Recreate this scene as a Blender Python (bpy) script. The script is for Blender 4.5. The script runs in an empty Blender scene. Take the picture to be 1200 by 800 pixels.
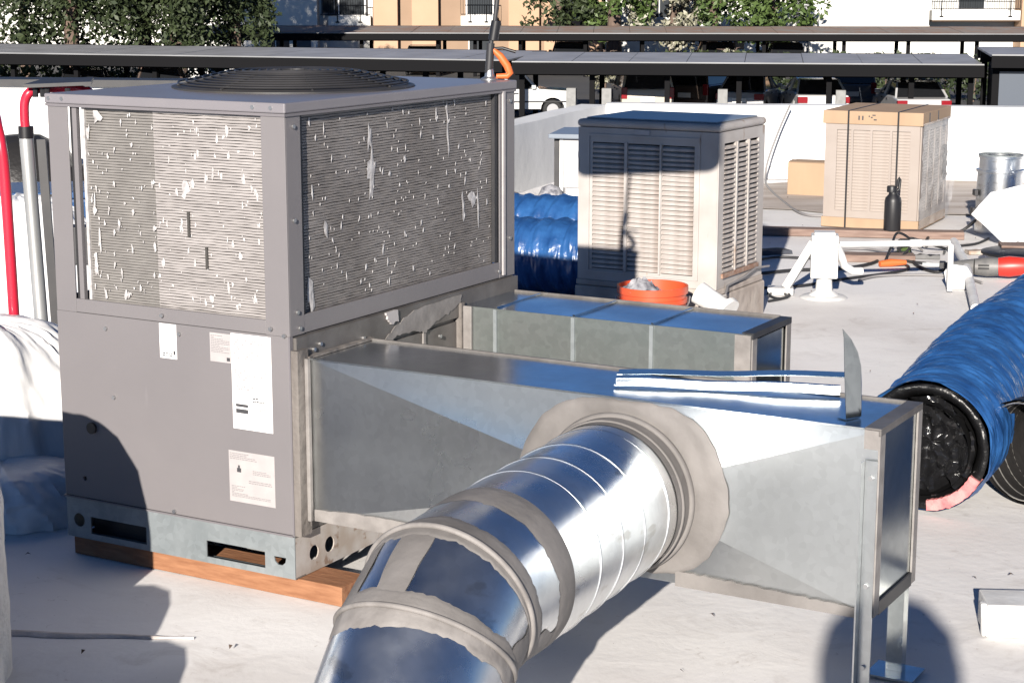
import bpy, bmesh, math, random
from mathutils import Vector, Matrix, noise
from mathutils.geometry import delaunay_2d_cdt
R = math.radians
PI = math.pi
rnd = random.Random(7)
scene = bpy.context.scene
COL = scene.collection

# ------------------------------------------------------------------ camera
cd = bpy.data.cameras.new('camera')
cd.sensor_width = 36.0
cd.lens = 2153.0 / 1200.0 * 36.0
cd.clip_start, cd.clip_end = 0.05, 2000.0
cam = bpy.data.objects.new('camera', cd)
COL.objects.link(cam)
cam.location = (0, 0, 1.7)
cam.rotation_euler = (R(90 - 11.344), 0, 0)
scene.camera = cam

# ------------------------------------------------------------------ light
SUN_HEAD, SUN_EL = R(11.4), R(18.0)
w = bpy.data.worlds.new('World')
scene.world = w
w.use_nodes = True
nt = w.node_tree
sky = nt.nodes.new('ShaderNodeTexSky')
sky.sky_type = 'NISHITA'
sky.sun_disc = False
sky.sun_elevation = SUN_EL
sky.sun_rotation = PI + SUN_HEAD
sky.altitude = 300
sky.air_density = 0.55
sky.dust_density = 0.0
sky.ozone_density = 5.0
bg = nt.nodes['Background']
nt.links.new(sky.outputs[0], bg.inputs[0])
bg.inputs[1].default_value = 0.05
sl = bpy.data.lights.new('sun', 'SUN')
sl.energy = 5.0
sl.angle = R(0.53)
sl.color = (1.0, 0.93, 0.84)
so = bpy.data.objects.new('sun', sl)
COL.objects.link(so)
so.rotation_euler = Vector((math.sin(SUN_HEAD) * math.cos(SUN_EL), math.cos(SUN_HEAD) * math.cos(SUN_EL), -math.sin(SUN_EL))).to_track_quat('-Z', 'Y').to_euler()
so.location = (-10, -40, 20)
vs = scene.view_settings
vs.view_transform = 'Standard'
vs.look = 'None'
vs.exposure = 0.85
scene.cycles.diffuse_bounces = 1
vs.gamma = 1.0
vs.use_curve_mapping = False

# ------------------------------------------------------------------ materials
def mat(name, col, rough=0.6, metal=0.0, col2=None, nscale=6.0, ndetail=4.0, stretch=(1, 1, 1), rough2=None,
        bump=0.0, bscale=30.0, bstretch=None, spec=0.5, coat=0.0, alpha=1.0, trans=0.0, lo=0.35, hi=0.65,
        spots=None, emit=None, voro=0.0):
    m = bpy.data.materials.new(name)
    m.use_nodes = True
    n, l = m.node_tree.nodes, m.node_tree.links
    b = n['Principled BSDF']
    b.inputs['Base Color'].default_value = (*col, 1)
    b.inputs['Roughness'].default_value = rough
    b.inputs['Metallic'].default_value = metal
    b.inputs['Specular IOR Level'].default_value = spec
    b.inputs['Coat Weight'].default_value = coat
    b.inputs['Alpha'].default_value = alpha
    b.inputs['Transmission Weight'].default_value = trans
    if emit:
        b.inputs['Emission Color'].default_value = (*emit[0], 1)
        b.inputs['Emission Strength'].default_value = emit[1]
    tc = n.new('ShaderNodeTexCoord')
    def mp(s):
        q = n.new('ShaderNodeMapping')
        q.inputs['Scale'].default_value = s
        l.new(tc.outputs['Object'], q.inputs['Vector'])
        return q.outputs[0]
    fac = None
    if col2 is not None or rough2 is not None:
        t = n.new('ShaderNodeTexNoise')
        t.inputs['Scale'].default_value = nscale
        t.inputs['Detail'].default_value = ndetail
        l.new(mp(stretch), t.inputs['Vector'])
        r = n.new('ShaderNodeMapRange')
        r.inputs[1].default_value = lo
        r.inputs[2].default_value = hi
        l.new(t.outputs['Fac'], r.inputs[0])
        fac = r.outputs[0]
    cout = None
    if col2 is not None:
        x = n.new('ShaderNodeMix')
        x.data_type = 'RGBA'
        x.inputs[6].default_value = (*col, 1)
        x.inputs[7].default_value = (*col2, 1)
        l.new(fac, x.inputs[0])
        cout = x.outputs[2]
    if voro:
        v = n.new('ShaderNodeTexVoronoi')
        v.inputs['Scale'].default_value = 55
        l.new(mp((1, 1, 1)), v.inputs['Vector'])
        h = n.new('ShaderNodeHueSaturation')
        r = n.new('ShaderNodeMapRange')
        r.inputs[3].default_value = 1 - voro
        r.inputs[4].default_value = 1 + voro
        l.new(v.outputs['Color'], r.inputs[0])
        l.new(r.outputs[0], h.inputs['Value'])
        if cout is not None:
            l.new(cout, h.inputs['Color'])
        else:
            h.inputs['Color'].default_value = (*col, 1)
        cout = h.outputs[0]
    if spots is not None:
        sc, thr, scol, sst = spots
        t = n.new('ShaderNodeTexNoise')
        t.inputs['Scale'].default_value = sc
        t.inputs['Detail'].default_value = 6
        l.new(mp(sst), t.inputs['Vector'])
        r = n.new('ShaderNodeMapRange')
        r.inputs[1].default_value = thr
        r.inputs[2].default_value = thr + 0.07
        l.new(t.outputs['Fac'], r.inputs[0])
        x = n.new('ShaderNodeMix')
        x.data_type = 'RGBA'
        if cout is not None:
            l.new(cout, x.inputs[6])
        else:
            x.inputs[6].default_value = (*col, 1)
        x.inputs[7].default_value = (*scol, 1)
        l.new(r.outputs[0], x.inputs[0])
        cout = x.outputs[2]
    if cout is not None:
        l.new(cout, b.inputs['Base Color'])
    if rough2 is not None:
        r = n.new('ShaderNodeMapRange')
        r.inputs[3].default_value = rough
        r.inputs[4].default_value = rough2
        l.new(fac, r.inputs[0])
        l.new(r.outputs[0], b.inputs['Roughness'])
    if bump:
        t = n.new('ShaderNodeTexNoise')
        t.inputs['Scale'].default_value = bscale
        t.inputs['Detail'].default_value = 5
        l.new(mp(bstretch or (1, 1, 1)), t.inputs['Vector'])
        bp = n.new('ShaderNodeBump')
        bp.inputs['Strength'].default_value = bump
        bp.inputs['Distance'].default_value = 0.01
        l.new(t.outputs['Fac'], bp.inputs['Height'])
        l.new(bp.outputs[0], b.inputs['Normal'])
    return m

M = {}
def roof_mat():
    m = bpy.data.materials.new('white_roof_coating')
    m.use_nodes = True
    n, l = m.node_tree.nodes, m.node_tree.links
    b = n['Principled BSDF']
    b.inputs['Roughness'].default_value = .72
    tc = n.new('ShaderNodeTexCoord')
    def noise_(scale, detail, dist=0.0, rough=.55):
        t = n.new('ShaderNodeTexNoise')
        t.inputs['Scale'].default_value, t.inputs['Detail'].default_value, t.inputs['Distortion'].default_value = scale, detail, dist
        t.inputs['Roughness'].default_value = rough
        l.new(tc.outputs['Object'], t.inputs['Vector'])
        return t.outputs['Fac']
    def ramp(f, lo, hi):
        r = n.new('ShaderNodeMapRange')
        r.inputs[1].default_value, r.inputs[2].default_value = lo, hi
        l.new(f, r.inputs[0])
        return r.outputs[0]
    def mix(f, a, bcol):
        x = n.new('ShaderNodeMix')
        x.data_type = 'RGBA'
        l.new(f, x.inputs[0])
        if isinstance(a, tuple):
            x.inputs[6].default_value = (*a, 1)
        else:
            l.new(a, x.inputs[6])
        x.inputs[7].default_value = (*bcol, 1)
        return x.outputs[2]
    c = mix(ramp(noise_(1.0, 8, .6), .43, .72), (.80, .775, .755), (.60, .565, .54))
    c = mix(ramp(noise_(4.5, 10, 1.2, .65), .54, .72), c, (.55, .51, .48))
    c = mix(ramp(noise_(.55, 4, .3), .40, .62), c, (.82, .805, .79))
    c = mix(ramp(noise_(16, 12, 1.5, .7), .63, .72), c, (.47, .42, .385))
    c = mix(ramp(noise_(70, 4), .72, .78), c, (.30, .26, .235))
    l.new(c, b.inputs['Base Color'])
    add = n.new('ShaderNodeMath')
    add.operation = 'MULTIPLY_ADD'
    l.new(noise_(34, 6), add.inputs[0])
    add.inputs[1].default_value = .35
    l.new(noise_(6, 6, .8), add.inputs[2])
    bp = n.new('ShaderNodeBump')
    bp.inputs['Strength'].default_value, bp.inputs['Distance'].default_value = .32, .008
    l.new(add.outputs[0], bp.inputs['Height'])
    l.new(bp.outputs[0], b.inputs['Normal'])
    return m
M['roof'] = roof_mat()
M['white_wall'] = mat('white_wall_coating', (.80, .80, .79), .7, col2=(.70, .70, .69), nscale=2.5, bump=.3, bscale=12, stretch=(1, 1, .4))
M['asphalt'] = mat('asphalt', (.055, .055, .058), .9, col2=(.075, .073, .072), nscale=.3, bump=.2, bscale=3)
M['paint'] = mat('grey_cabinet_paint', (.178, .166, .170), .48, col2=(.16, .150, .155), nscale=2.2, ndetail=8, bump=.05, bscale=40, spots=(11, .72, (.20, .187, .193), (1, 1, .3)))
M['paint_rail'] = mat('grey_rail_paint', (.165, .152, .161), .45, col2=(.148, .139, .148), nscale=5, bump=.04, bscale=60)
M['cap'] = mat('grey_cap_paint', (.20, .188, .20), .33, col2=(.18, .17, .185), nscale=4)
M['galv'] = mat('galvanised_sheet', (.62, .66, .68), .18, 1.0, col2=(.50, .54, .56), nscale=4, ndetail=6, rough2=.27, voro=.07, bump=.02, bscale=3)
M['galv_dull'] = mat('dull_galvanised_sheet', (.63, .65, .65), .27, 1.0, col2=(.50, .52, .525), nscale=3, ndetail=7, rough2=.37, voro=.06, bump=.03, bscale=4,
                     spots=(9, .80, (.60, .62, .63), (1, 1, .35)))
M['galv_rail'] = mat('galvanised_rail', (.27, .295, .305), .5, .35, col2=(.22, .245, .255), nscale=8, voro=.10, spots=(30, .72, (.2, .2, .2), (.3, 1, 1)))
M['galv_dirty'] = mat('dirty_galvanised_rail', (.44, .41, .39), .7, .1, col2=(.34, .29, .25), nscale=14, ndetail=6, spots=(22, .60, (.23, .16, .12), (1, 1, 1)))
M['galv_pipe'] = mat('bright_galvanised_pipe', (.84, .86, .87), .25, 1.0, col2=(.70, .72, .74), nscale=4, ndetail=9, rough2=.42, lo=.40, hi=.66, stretch=(1, 1, 1), voro=.05, bump=.14, bscale=5, spots=(9, .60, (.60, .60, .59), (1, 1, 2.2)))
M['mastic'] = mat('grey_duct_mastic', (.195, .182, .174), .66, col2=(.122, .113, .107), nscale=5, ndetail=10, bump=.35, bscale=22, stretch=(1, 1, 1))
M['mastic_pale'] = mat('pale_duct_mastic', (.25, .233, .222), .7, col2=(.17, .157, .149), nscale=16, ndetail=7, bump=.25, bscale=34)
M['mastic_brown'] = mat('weathered_brown_mastic', (.12, .105, .095), .75, col2=(.20, .18, .165), nscale=13, ndetail=7, bump=.9, bscale=25, stretch=(1, 1, .15))
M['flash'] = mat('stained_flashing', (.17, .158, .15), .5, .35, col2=(.115, .104, .097), nscale=9, ndetail=7, bump=.3, bscale=18)
M['wood'] = mat('raw_timber', (.32, .15, .075), .75, col2=(.22, .092, .042), nscale=5, ndetail=6, stretch=(2, 14, 14), bump=.3, bscale=12, bstretch=(2, 14, 14))
M['fin'] = mat('aluminium_fin', (.42, .39, .375), .45, .25, col2=(.33, .305, .292), nscale=7, ndetail=6, stretch=(.6, 1, 2.4))
M['fin_dark'] = mat('darker_aluminium_fin', (.235, .221, .207), .55, .15, col2=(.195, .183, .172), nscale=12, ndetail=5)  # darker than the other front coil fins
M['fin_side'] = mat('side_aluminium_fin', (.27, .248, .235), .5, .25, col2=(.195, .176, .164), nscale=5, ndetail=6)
M['bent'] = mat('bright_bent_fin', (.55, .535, .53), .5, .1, col2=(.36, .34, .335), nscale=60)
M['coil_back'] = mat('coil_core', (.05, .046, .042), .8)
M['coil_core'] = mat('fin_core', (.17, .158, .148), .7)
M['black'] = mat('black_plastic', (.012, .012, .014), .45)
M['black_metal'] = mat('black_painted_steel', (.022, .022, .025), .5, col2=(.035, .034, .036), nscale=9)
M['guard'] = mat('dark_fan_guard', (.03, .03, .034), .5, col2=(.05, .046, .042), nscale=9)
M['label'] = mat('white_paper_label', (.82, .81, .80), .5, col2=(.78, .77, .76), nscale=12)
M['label_pink'] = mat('faded_paper_label', (.37, .345, .345), .5, col2=(.41, .385, .38), nscale=20)
M['ink'] = mat('printed_ink', (.05, .05, .055), .6)
M['ink_grey'] = mat('pale_printed_ink', (.24, .225, .23), .6)
M['screw'] = mat('zinc_screw', (.5, .5, .5), .35, .9)
M['beige'] = mat('cream_cooler_paint', (.45, .425, .405), .55, col2=(.36, .325, .30), nscale=4, ndetail=9, spots=(15, .64, (.29, .215, .165), (1, 1, .3)))
M['slat'] = mat('cream_slat', (.47, .435, .41), .6, col2=(.26, .21, .18), nscale=9, ndetail=8, lo=.42, hi=.75)
M['cooler_lid'] = mat('blue_grey_lid', (.22, .25, .29), .36, col2=(.18, .21, .25), nscale=4)
M['pad'] = mat('dark_wet_pad', (.045, .038, .034), .9, col2=(.09, .072, .06), nscale=30)
M['rust'] = mat('rusty_edge', (.24, .12, .075), .85, col2=(.34, .25, .2), nscale=40)
M['curb'] = mat('stained_plaster_curb', (.42, .37, .33), .85, col2=(.33, .28, .245), nscale=9, bump=.5, bscale=20)
M['cardboard'] = mat('brown_cardboard', (.37, .255, .165), .8, col2=(.33, .225, .145), nscale=6, stretch=(1, 1, .3))
M['carton_body'] = mat('pale_carton_body', (.32, .275, .245), .6, col2=(.29, .245, .215), nscale=4)
M['carton_slat'] = mat('pale_carton_slat', (.36, .31, .275), .6, col2=(.31, .26, .225), nscale=9)
M['carton_gap'] = mat('carton_grille_recess', (.20, .155, .125), .7)
M['film'] = mat('clear_plastic_film', (.85, .85, .86), .16, alpha=.27, bump=.6, bscale=11)
M['bucket'] = mat('orange_bucket_plastic', (.62, .085, .03), .42, col2=(.55, .075, .03), nscale=12)
M['rag'] = mat('grey_white_rag', (.36, .36, .38), .9, col2=(.10, .10, .12), nscale=25)
M['white_paint'] = mat('white_pipe_paint', (.70, .70, .69), .5, col2=(.58, .57, .555), nscale=11, ndetail=7, bump=.15, bscale=30)
M['plank'] = mat('weathered_plank', (.16, .105, .085), .85, col2=(.24, .17, .14), nscale=7, stretch=(1, 8, 8))
M['cable'] = mat('black_cable', (.02, .02, .022), .55)
M['cable_grey'] = mat('grey_cable', (.22, .21, .21), .6)
M['blue_film'] = mat('blue_duct_jacket', (.013, .055, .175), .30, col2=(.026, .10, .275), nscale=9, ndetail=6, stretch=(1, 1, 1), bump=.5, bscale=30, coat=.25,
                     spots=(24, .73, (.45, .52, .62), (1, 1, 1)))
M['liner'] = mat('black_duct_liner', (.006, .006, .0065), .3, bump=.6, bscale=30, spec=.35)
M['liner_gloss'] = mat('glossy_black_film', (.010, .010, .011), .16, bump=.5, bscale=26)
M['liner_dull'] = mat('dull_duct_inside', (.006, .006, .0065), .8, spec=.1)
M['wire'] = mat('spring_wire', (.62, .60, .56), .3, .8)
M['pink'] = mat('pink_insulation', (.52, .13, .14), .9, col2=(.6, .25, .24), nscale=25, bump=.8, bscale=40)
M['black_jacket'] = mat('black_duct_jacket', (.02, .019, .019), .4, spec=.3, bump=.6, bscale=25)
M['red'] = mat('red_powder_coat', (.50, .02, .045), .3, coat=.3)
M['zinc_tube'] = mat('worn_zinc_tube', (.52, .53, .53), .4, .6, col2=(.40, .41, .41), nscale=12, stretch=(1, 1, .2))
M['plastic_white'] = mat('white_plastic_sheet', (.80, .80, .80), .38, col2=(.72, .72, .73), nscale=4, bump=.35, bscale=14, bstretch=(1, 1, .35))
M['stucco'] = mat('white_stucco', (.74, .73, .71), .9, col2=(.64, .63, .61), nscale=20, bump=1.0, bscale=45)
M['cabinet'] = mat('pale_grey_steel', (.42, .42, .43), .5, col2=(.36, .36, .37), nscale=5)
M['saw_red'] = mat('red_tool_plastic', (.55, .03, .02), .4)
M['saw_grey'] = mat('grey_tool_plastic', (.16, .155, .15), .5, col2=(.11, .11, .11), nscale=20)
M['orange'] = mat('orange_rubber', (.62, .13, .03), .5)
M['blue_bin'] = mat('blue_plastic', (.02, .07, .18), .4)
M['rubble'] = mat('dry_debris', (.30, .22, .165), .9, col2=(.45, .42, .38), nscale=14)
M['fascia'] = mat('grey_fascia_sheet', (.24, .245, .255), .5, col2=(.19, .195, .20), nscale=2.0, stretch=(.3, 1, 1))
M['roof_sheet'] = mat('grey_carport_sheet', (.33, .33, .345), .5, col2=(.26, .26, .27), nscale=.8)
M['leafy_sheet'] = mat('leaf_covered_sheet', (.27, .17, .125), .9, col2=(.25, .23, .21), nscale=1.2, ndetail=8)
M['dark_steel'] = mat('dark_carport_steel', (.006, .006, .007), .85, spec=.15)
M['concrete'] = mat('grey_concrete_base', (.26, .26, .255), .85, col2=(.21, .21, .205), nscale=6)
M['dark_glass'] = mat('dark_car_glass', (.012, .013, .015), .08)
M['b_white'] = mat('white_stucco_facade', (.74, .73, .69), .85, col2=(.70, .69, .65), nscale=.6)
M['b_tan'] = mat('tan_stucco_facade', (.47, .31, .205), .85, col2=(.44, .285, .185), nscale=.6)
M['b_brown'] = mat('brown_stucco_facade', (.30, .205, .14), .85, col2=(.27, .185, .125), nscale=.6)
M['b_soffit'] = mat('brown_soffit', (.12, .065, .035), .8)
M['b_glass'] = mat('window_pane', (.04, .045, .05), .08)
M['bark'] = mat('tree_bark', (.15, .105, .08), .9, col2=(.10, .07, .055), nscale=4, stretch=(3, 3, .6), bump=.7, bscale=8)
M['leaf_dark'] = mat('dark_leaves', (.022, .034, .014), .6, col2=(.045, .062, .022), nscale=1.2, lo=.3, hi=.7)
M['leaf_mid'] = mat('mid_green_leaves', (.05, .085, .022), .55, col2=(.085, .13, .035), nscale=1.2, lo=.3, hi=.7)
M['leaf_pale'] = mat('pale_blossom_leaves', (.20, .20, .13), .7, col2=(.42, .40, .33), nscale=1.6, lo=.4, hi=.6)
M['skin'] = mat('skin', (.45, .27, .2), .5)
M['cloth'] = mat('dark_work_clothes', (.05, .055, .07), .9)
M['tarp'] = mat('grey_tarpaulin', (.2, .21, .22), .6, bump=.4, bscale=6)
M['steel_bottle'] = mat('green_bottle_paint', (.05, .16, .09), .4)
M['strip'] = mat('bright_zinc_strip', (.60, .63, .64), .13, 1.0, col2=(.52, .55, .56), nscale=20, rough2=.2)
M['galv_dark'] = mat('shade_toned_galvanised_sheet', (.40, .43, .42), .3, .8, col2=(.26, .29, .28), nscale=9, ndetail=7, rough2=.42, voro=.1)  # dark green-grey tone holds the shaded surroundings reflected in the rear duct
M['galv_clean'] = mat('clean_galvanised_sheet', (.52, .56, .56), .13, 1.0, col2=(.44, .48, .48), nscale=5, ndetail=6, rough2=.22, voro=.07, bump=.02, bscale=3)
M['leaf_litter'] = mat('dry_leaf_litter', (.09, .06, .045), .9)
M['wheel'] = mat('black_tyre', (.02, .02, .021), .8)
M['rim'] = mat('alloy_rim', (.42, .42, .43), .35, .7)
M['tail'] = mat('red_tail_lens', (.22, .010, .016), .2)
M['head'] = mat('clear_lamp_lens', (.6, .6, .6), .15)
def paint(name, c, rough=.3):
    return mat(name, c, rough, coat=.5)
M['car_white'] = paint('white_car_paint', (.62, .62, .62))
M['car_gold'] = paint('champagne_car_paint', (.50, .45, .37))
M['car_brown'] = paint('brown_car_paint', (.095, .07, .058))
M['car_silver'] = paint('silver_car_paint', (.42, .42, .43))
M['car_black'] = paint('black_car_paint', (.02, .02, .022))
M['car_blue'] = paint('slate_car_paint', (.07, .085, .11))
M['car_red'] = paint('dark_red_car_paint', (.25, .03, .04))
M['plate'] = mat('licence_plate', (.75, .75, .74), .5)

# ------------------------------------------------------------------ mesh helpers
class MB:
    def __init__(s):
        s.v, s.f = [], []
    def add(s, vs, fs):
        o = len(s.v)
        s.v += [tuple(v) for v in vs]
        s.f += [tuple(i + o for i in f) for f in fs]
        return s
    def box(s, x0, x1, y0, y1, z0, z1):
        return s.add([(x0, y0, z0), (x1, y0, z0), (x1, y1, z0), (x0, y1, z0), (x0, y0, z1), (x1, y0, z1), (x1, y1, z1), (x0, y1, z1)],
                     [(0, 3, 2, 1), (4, 5, 6, 7), (0, 1, 5, 4), (1, 2, 6, 5), (2, 3, 7, 6), (3, 0, 4, 7)])
    def hexa(s, p):          # eight corners, bottom four then top four
        return s.add(p, [(0, 3, 2, 1), (4, 5, 6, 7), (0, 1, 5, 4), (1, 2, 6, 5), (2, 3, 7, 6), (3, 0, 4, 7)])
    def bar(s, a, b, w, h, up=(0, 0, 1)):
        a, b = Vector(a), Vector(b)
        d = (b - a).normalized()
        u = Vector(up)
        x = d.cross(u)
        if x.length < 1e-5:
            x = d.cross(Vector((1, 0, 0)))
        x.normalize()
        u = x.cross(d)
        q = [(-w / 2, -h / 2), (w / 2, -h / 2), (w / 2, h / 2), (-w / 2, h / 2)]
        return s.hexa([a + x * i + u * j for i, j in q] + [b + x * i + u * j for i, j in q])
    def prism(s, poly, axis, t0, t1):
        """poly of 2D points extruded along axis x / y / z from t0 to t1"""
        def P(p, t):
            return {'x': (t, p[0], p[1]), 'y': (p[0], t, p[1]), 'z': (p[0], p[1], t)}[axis]
        n = len(poly)
        vs = [P(p, t0) for p in poly] + [P(p, t1) for p in poly]
        fs = [tuple(range(n))[::-1], tuple(range(n, 2 * n))] + [(i, (i + 1) % n, n + (i + 1) % n, n + i) for i in range(n)]
        return s.add(vs, fs)
    def ring(s, c, nn, r, n):
        nn = Vector(nn).normalized()
        u = nn.cross(Vector((0, 0, 1)))
        if u.length < 1e-4:
            u = Vector((1, 0, 0))
        u.normalize()
        v = u.cross(nn)
        return [Vector(c) + (u * math.cos(2 * PI * i / n) + v * math.sin(2 * PI * i / n)) * r for i in range(n)]
    def loft(s, rings, cap0=True, cap1=True, closed=False):
        o, n = len(s.v), len(rings[0])
        for r in rings:
            s.v += [tuple(p) for p in r]
        m = len(rings)
        for k in range(m if closed else m - 1):
            for i in range(n):
                j = (i + 1) % n
                a, b = o + k * n, o + ((k + 1) % m) * n
                s.f.append((a + i, a + j, b + j, b + i))
        if not closed:
            if cap0:
                s.f.append(tuple(o + i for i in range(n))[::-1])
            if cap1:
                s.f.append(tuple(o + (m - 1) * n + i for i in range(n)))
        return s
    def tube(s, pts, r, n=8, caps=True):
        pts = [Vector(p) for p in pts]
        rings = []
        d0 = (pts[1] - pts[0]).normalized()
        u = d0.cross(Vector((0, 0, 1)))
        if u.length < 1e-3:
            u = d0.cross(Vector((0, 1, 0)))
        u.normalize()
        for i, p in enumerate(pts):
            a = pts[max(0, i - 1)]
            b = pts[min(len(pts) - 1, i + 1)]
            d = (b - a).normalized()
            u = (u - d * u.dot(d)).normalized()
            v = d.cross(u)
            rr = r[i] if isinstance(r, (list, tuple)) else r
            rings.append([p + (u * math.cos(2 * PI * k / n) + v * math.sin(2 * PI * k / n)) * rr for k in range(n)])
        return s.loft(rings, caps, caps)
    def cyl(s, a, b, r, n=20, r2=None):
        return s.tube([a, b], [r, r if r2 is None else r2], n)
    def lathe(s, prof, c=(0, 0, 0), n=28):
        c = Vector(c)
        rings = [[c + Vector((r * math.cos(2 * PI * i / n), r * math.sin(2 * PI * i / n), z)) for i in range(n)] for r, z in prof]
        return s.loft(rings)
    def torus(s, c, nn, R_, r, n=40, k=8):
        nn = Vector(nn).normalized()
        base = s.ring(c, nn, R_, n)
        C = Vector(c)
        rings = []
        for p in base:
            d = (p - C).normalized()
            rings.append([p + d * (r * math.cos(2 * PI * j / k)) + nn * (r * math.sin(2 * PI * j / k)) for j in range(k)])
        return s.loft(rings, closed=True)
    def plate(s, outer, holes, axis, t0, t1):
        """flat plate with holes, extruded"""
        pts, edges, loops = [], [], []
        for L in [outer] + holes:
            o = len(pts)
            pts += [Vector(p) for p in L]
            edges += [(o + i, o + (i + 1) % len(L)) for i in range(len(L))]
            loops.append(L)
        v2, e2, f2, *_ = delaunay_2d_cdt(pts, edges, [], 0, 1e-6)
        def inside(p, L):
            c = False
            for i in range(len(L)):
                a, b = L[i], L[i - 1]
                if (a[1] > p[1]) != (b[1] > p[1]) and p[0] < (b[0] - a[0]) * (p[1] - a[1]) / (b[1] - a[1]) + a[0]:
                    c = not c
            return c
        def P(p, t):
            return {'x': (t, p[0], p[1]), 'y': (p[0], t, p[1]), 'z': (p[0], p[1], t)}[axis]
        keep = []
        for f in f2:
            c = sum((v2[i] for i in f), Vector((0, 0))) / len(f)
            if inside(c, outer) and not any(inside(c, h) for h in holes):
                keep.append(f)
        n = len(v2)
        vs = [P(p, t0) for p in v2] + [P(p, t1) for p in v2]
        cnt = {}
        for f in keep:
            for i in range(len(f)):
                e = (f[i], f[(i + 1) % len(f)])
                cnt[e] = 1
        fs = [tuple(f)[::-1] for f in keep] + [tuple(i + n for i in f) for f in keep]
        for (a, b) in cnt:
            if (b, a) not in cnt:
                fs.append((a, b, b + n, a + n))
        return s.add(vs, fs)
    def mesh(s, name, m, smooth=None):
        me = bpy.data.meshes.new(name)
        me.from_pydata(s.v, [], s.f)
        me.update()
        bm = bmesh.new()
        bm.from_mesh(me)
        bmesh.ops.recalc_face_normals(bm, faces=bm.faces)
        bm.to_mesh(me)
        bm.free()
        me.materials.append(m)
        if smooth is not None:
            me.polygons.foreach_set('use_smooth', [True] * len(me.polygons))
            me.set_sharp_from_angle(angle=R(smooth))
        return me

def put(name, me, parent=None, loc=None, rot=None):
    o = bpy.data.objects.new(name, me)
    COL.objects.link(o)
    if parent is not None:
        o.parent = parent
    if loc is not None:
        o.location = loc
    if rot is not None:
        o.rotation_euler = rot
    return o

def part(name, mb, m, parent=None, smooth=None, bevel=0.0, seg=2, kind=None, label=None):
    if isinstance(m, str):
        m = M[m]
    o = put(name, mb.mesh(name, m, smooth), parent)
    if bevel:
        b = o.modifiers.new('bevel', 'BEVEL')
        b.width, b.segments, b.limit_method, b.angle_limit = bevel, seg, 'ANGLE', R(40)
        b.harden_normals = False
        if smooth is None:
            pass
    if kind:
        o['kind'] = kind
    if label:
        o['label'] = label
    return o

def tag(o, label, cat, group=None):
    o['label'], o['category'] = label, cat
    if group:
        o['group'] = group
    return o

def thing(name, label, cat, loc=(0, 0, 0), rz=0.0, group=None):
    o = bpy.data.objects.new(name, None)
    o.empty_display_size = .1
    COL.objects.link(o)
    o.location, o.rotation_euler = loc, (0, 0, rz)
    return tag(o, label, cat, group)

def single(name, mb, m, label, cat, group=None, loc=None, rz=0.0, **k):
    o = part(name, mb, m, None, **k)
    if loc is not None:
        o.location = loc
    o.rotation_euler = (0, 0, rz)
    return tag(o, label, cat, group)

def structure(name, mb, m, **k):
    o = part(name, mb, m, None, **k)
    o['kind'] = 'structure'
    return o

def nz(x, y=0.0, z=0.0):
    return noise.noise(Vector((x, y, z)))

def circle2(cx, cy, r, n=14):
    return [(cx + r * math.cos(2 * PI * i / n), cy + r * math.sin(2 * PI * i / n)) for i in range(n)]

def rect2(x0, x1, y0, y1):
    return [(x0, y0), (x1, y0), (x1, y1), (x0, y1)]

# ------------------------------------------------------------------ setting
ground = structure('parking_ground', MB().add([(-400, -200, -3.5), (400, -200, -3.5), (400, 900, -3.5), (-400, 900, -3.5)], [(0, 1, 2, 3)]), 'asphalt')

def build_roof():
    mb = MB()
    nx, ny = 110, 150
    x0, x1, y0, y1 = -10.0, 11.0, -12.0, 15.9
    for j in range(ny + 1):
        for i in range(nx + 1):
            x = x0 + (x1 - x0) * i / nx
            y = y0 + (y1 - y0) * j / ny
            z = -0.006 + .006 * nz(x * .8, y * .8) + .003 * nz(x * 2.3, y * 2.3, 4)
            mb.v.append((x, y, z))
    for j in range(ny):
        for i in range(nx):
            a = j * (nx + 1) + i
            mb.f.append((a, a + 1, a + nx + 2, a + nx + 1))
    structure('roof', mb, 'roof', smooth=60)
    structure('roof_slab', MB().box(x0 + .02, x1 - .02, y0 + .02, y1 - .02, -3.5, -.06), 'white_wall')
build_roof()
# lap seam in the roof coating, a low uneven ridge
sm = MB()
rings = []
for i in range(26):
    t = i / 25
    x, y = -1.75 + t * .92, 4.62 - .07 * t + .012 * nz(t * 7)
    wd, hh = .040 * (1 - t * .93) + .010 * nz(t * 11, 3), .0055 * (1 - t * .75)
    rings.append([(x, y - wd, -.004), (x, y - wd * .4, hh), (x, y + wd * .5, hh * .8), (x, y + wd, -.004)])
sm.loft(rings)
structure('roof_seam', sm, mat('dirty_seam', (.46, .41, .38), .85, col2=(.62, .58, .55), nscale=12, bump=.6, bscale=30), smooth=60)
# dry leaves and grit lying about
lit = MB()
r2 = random.Random(3)
for k in range(130):
    x, y = r2.uniform(-2.2, 4.2), r2.uniform(4.0, 14.5)
    if k < 24:
        x, y = r2.uniform(-1.5, 1.5), r2.uniform(4.0, 6)
    s = r2.uniform(.004, .013)
    a = r2.uniform(0, PI)
    c, q = math.cos(a) * s, math.sin(a) * s
    lit.add([(x - c, y - q, .004), (x + q * .4, y - c * .4, .010), (x + c, y + q, .006), (x - q * .4, y + c * .4, .012)], [(0, 1, 2, 3)])
o = part('leaf_litter', lit, 'leaf_litter', kind='stuff')

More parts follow.
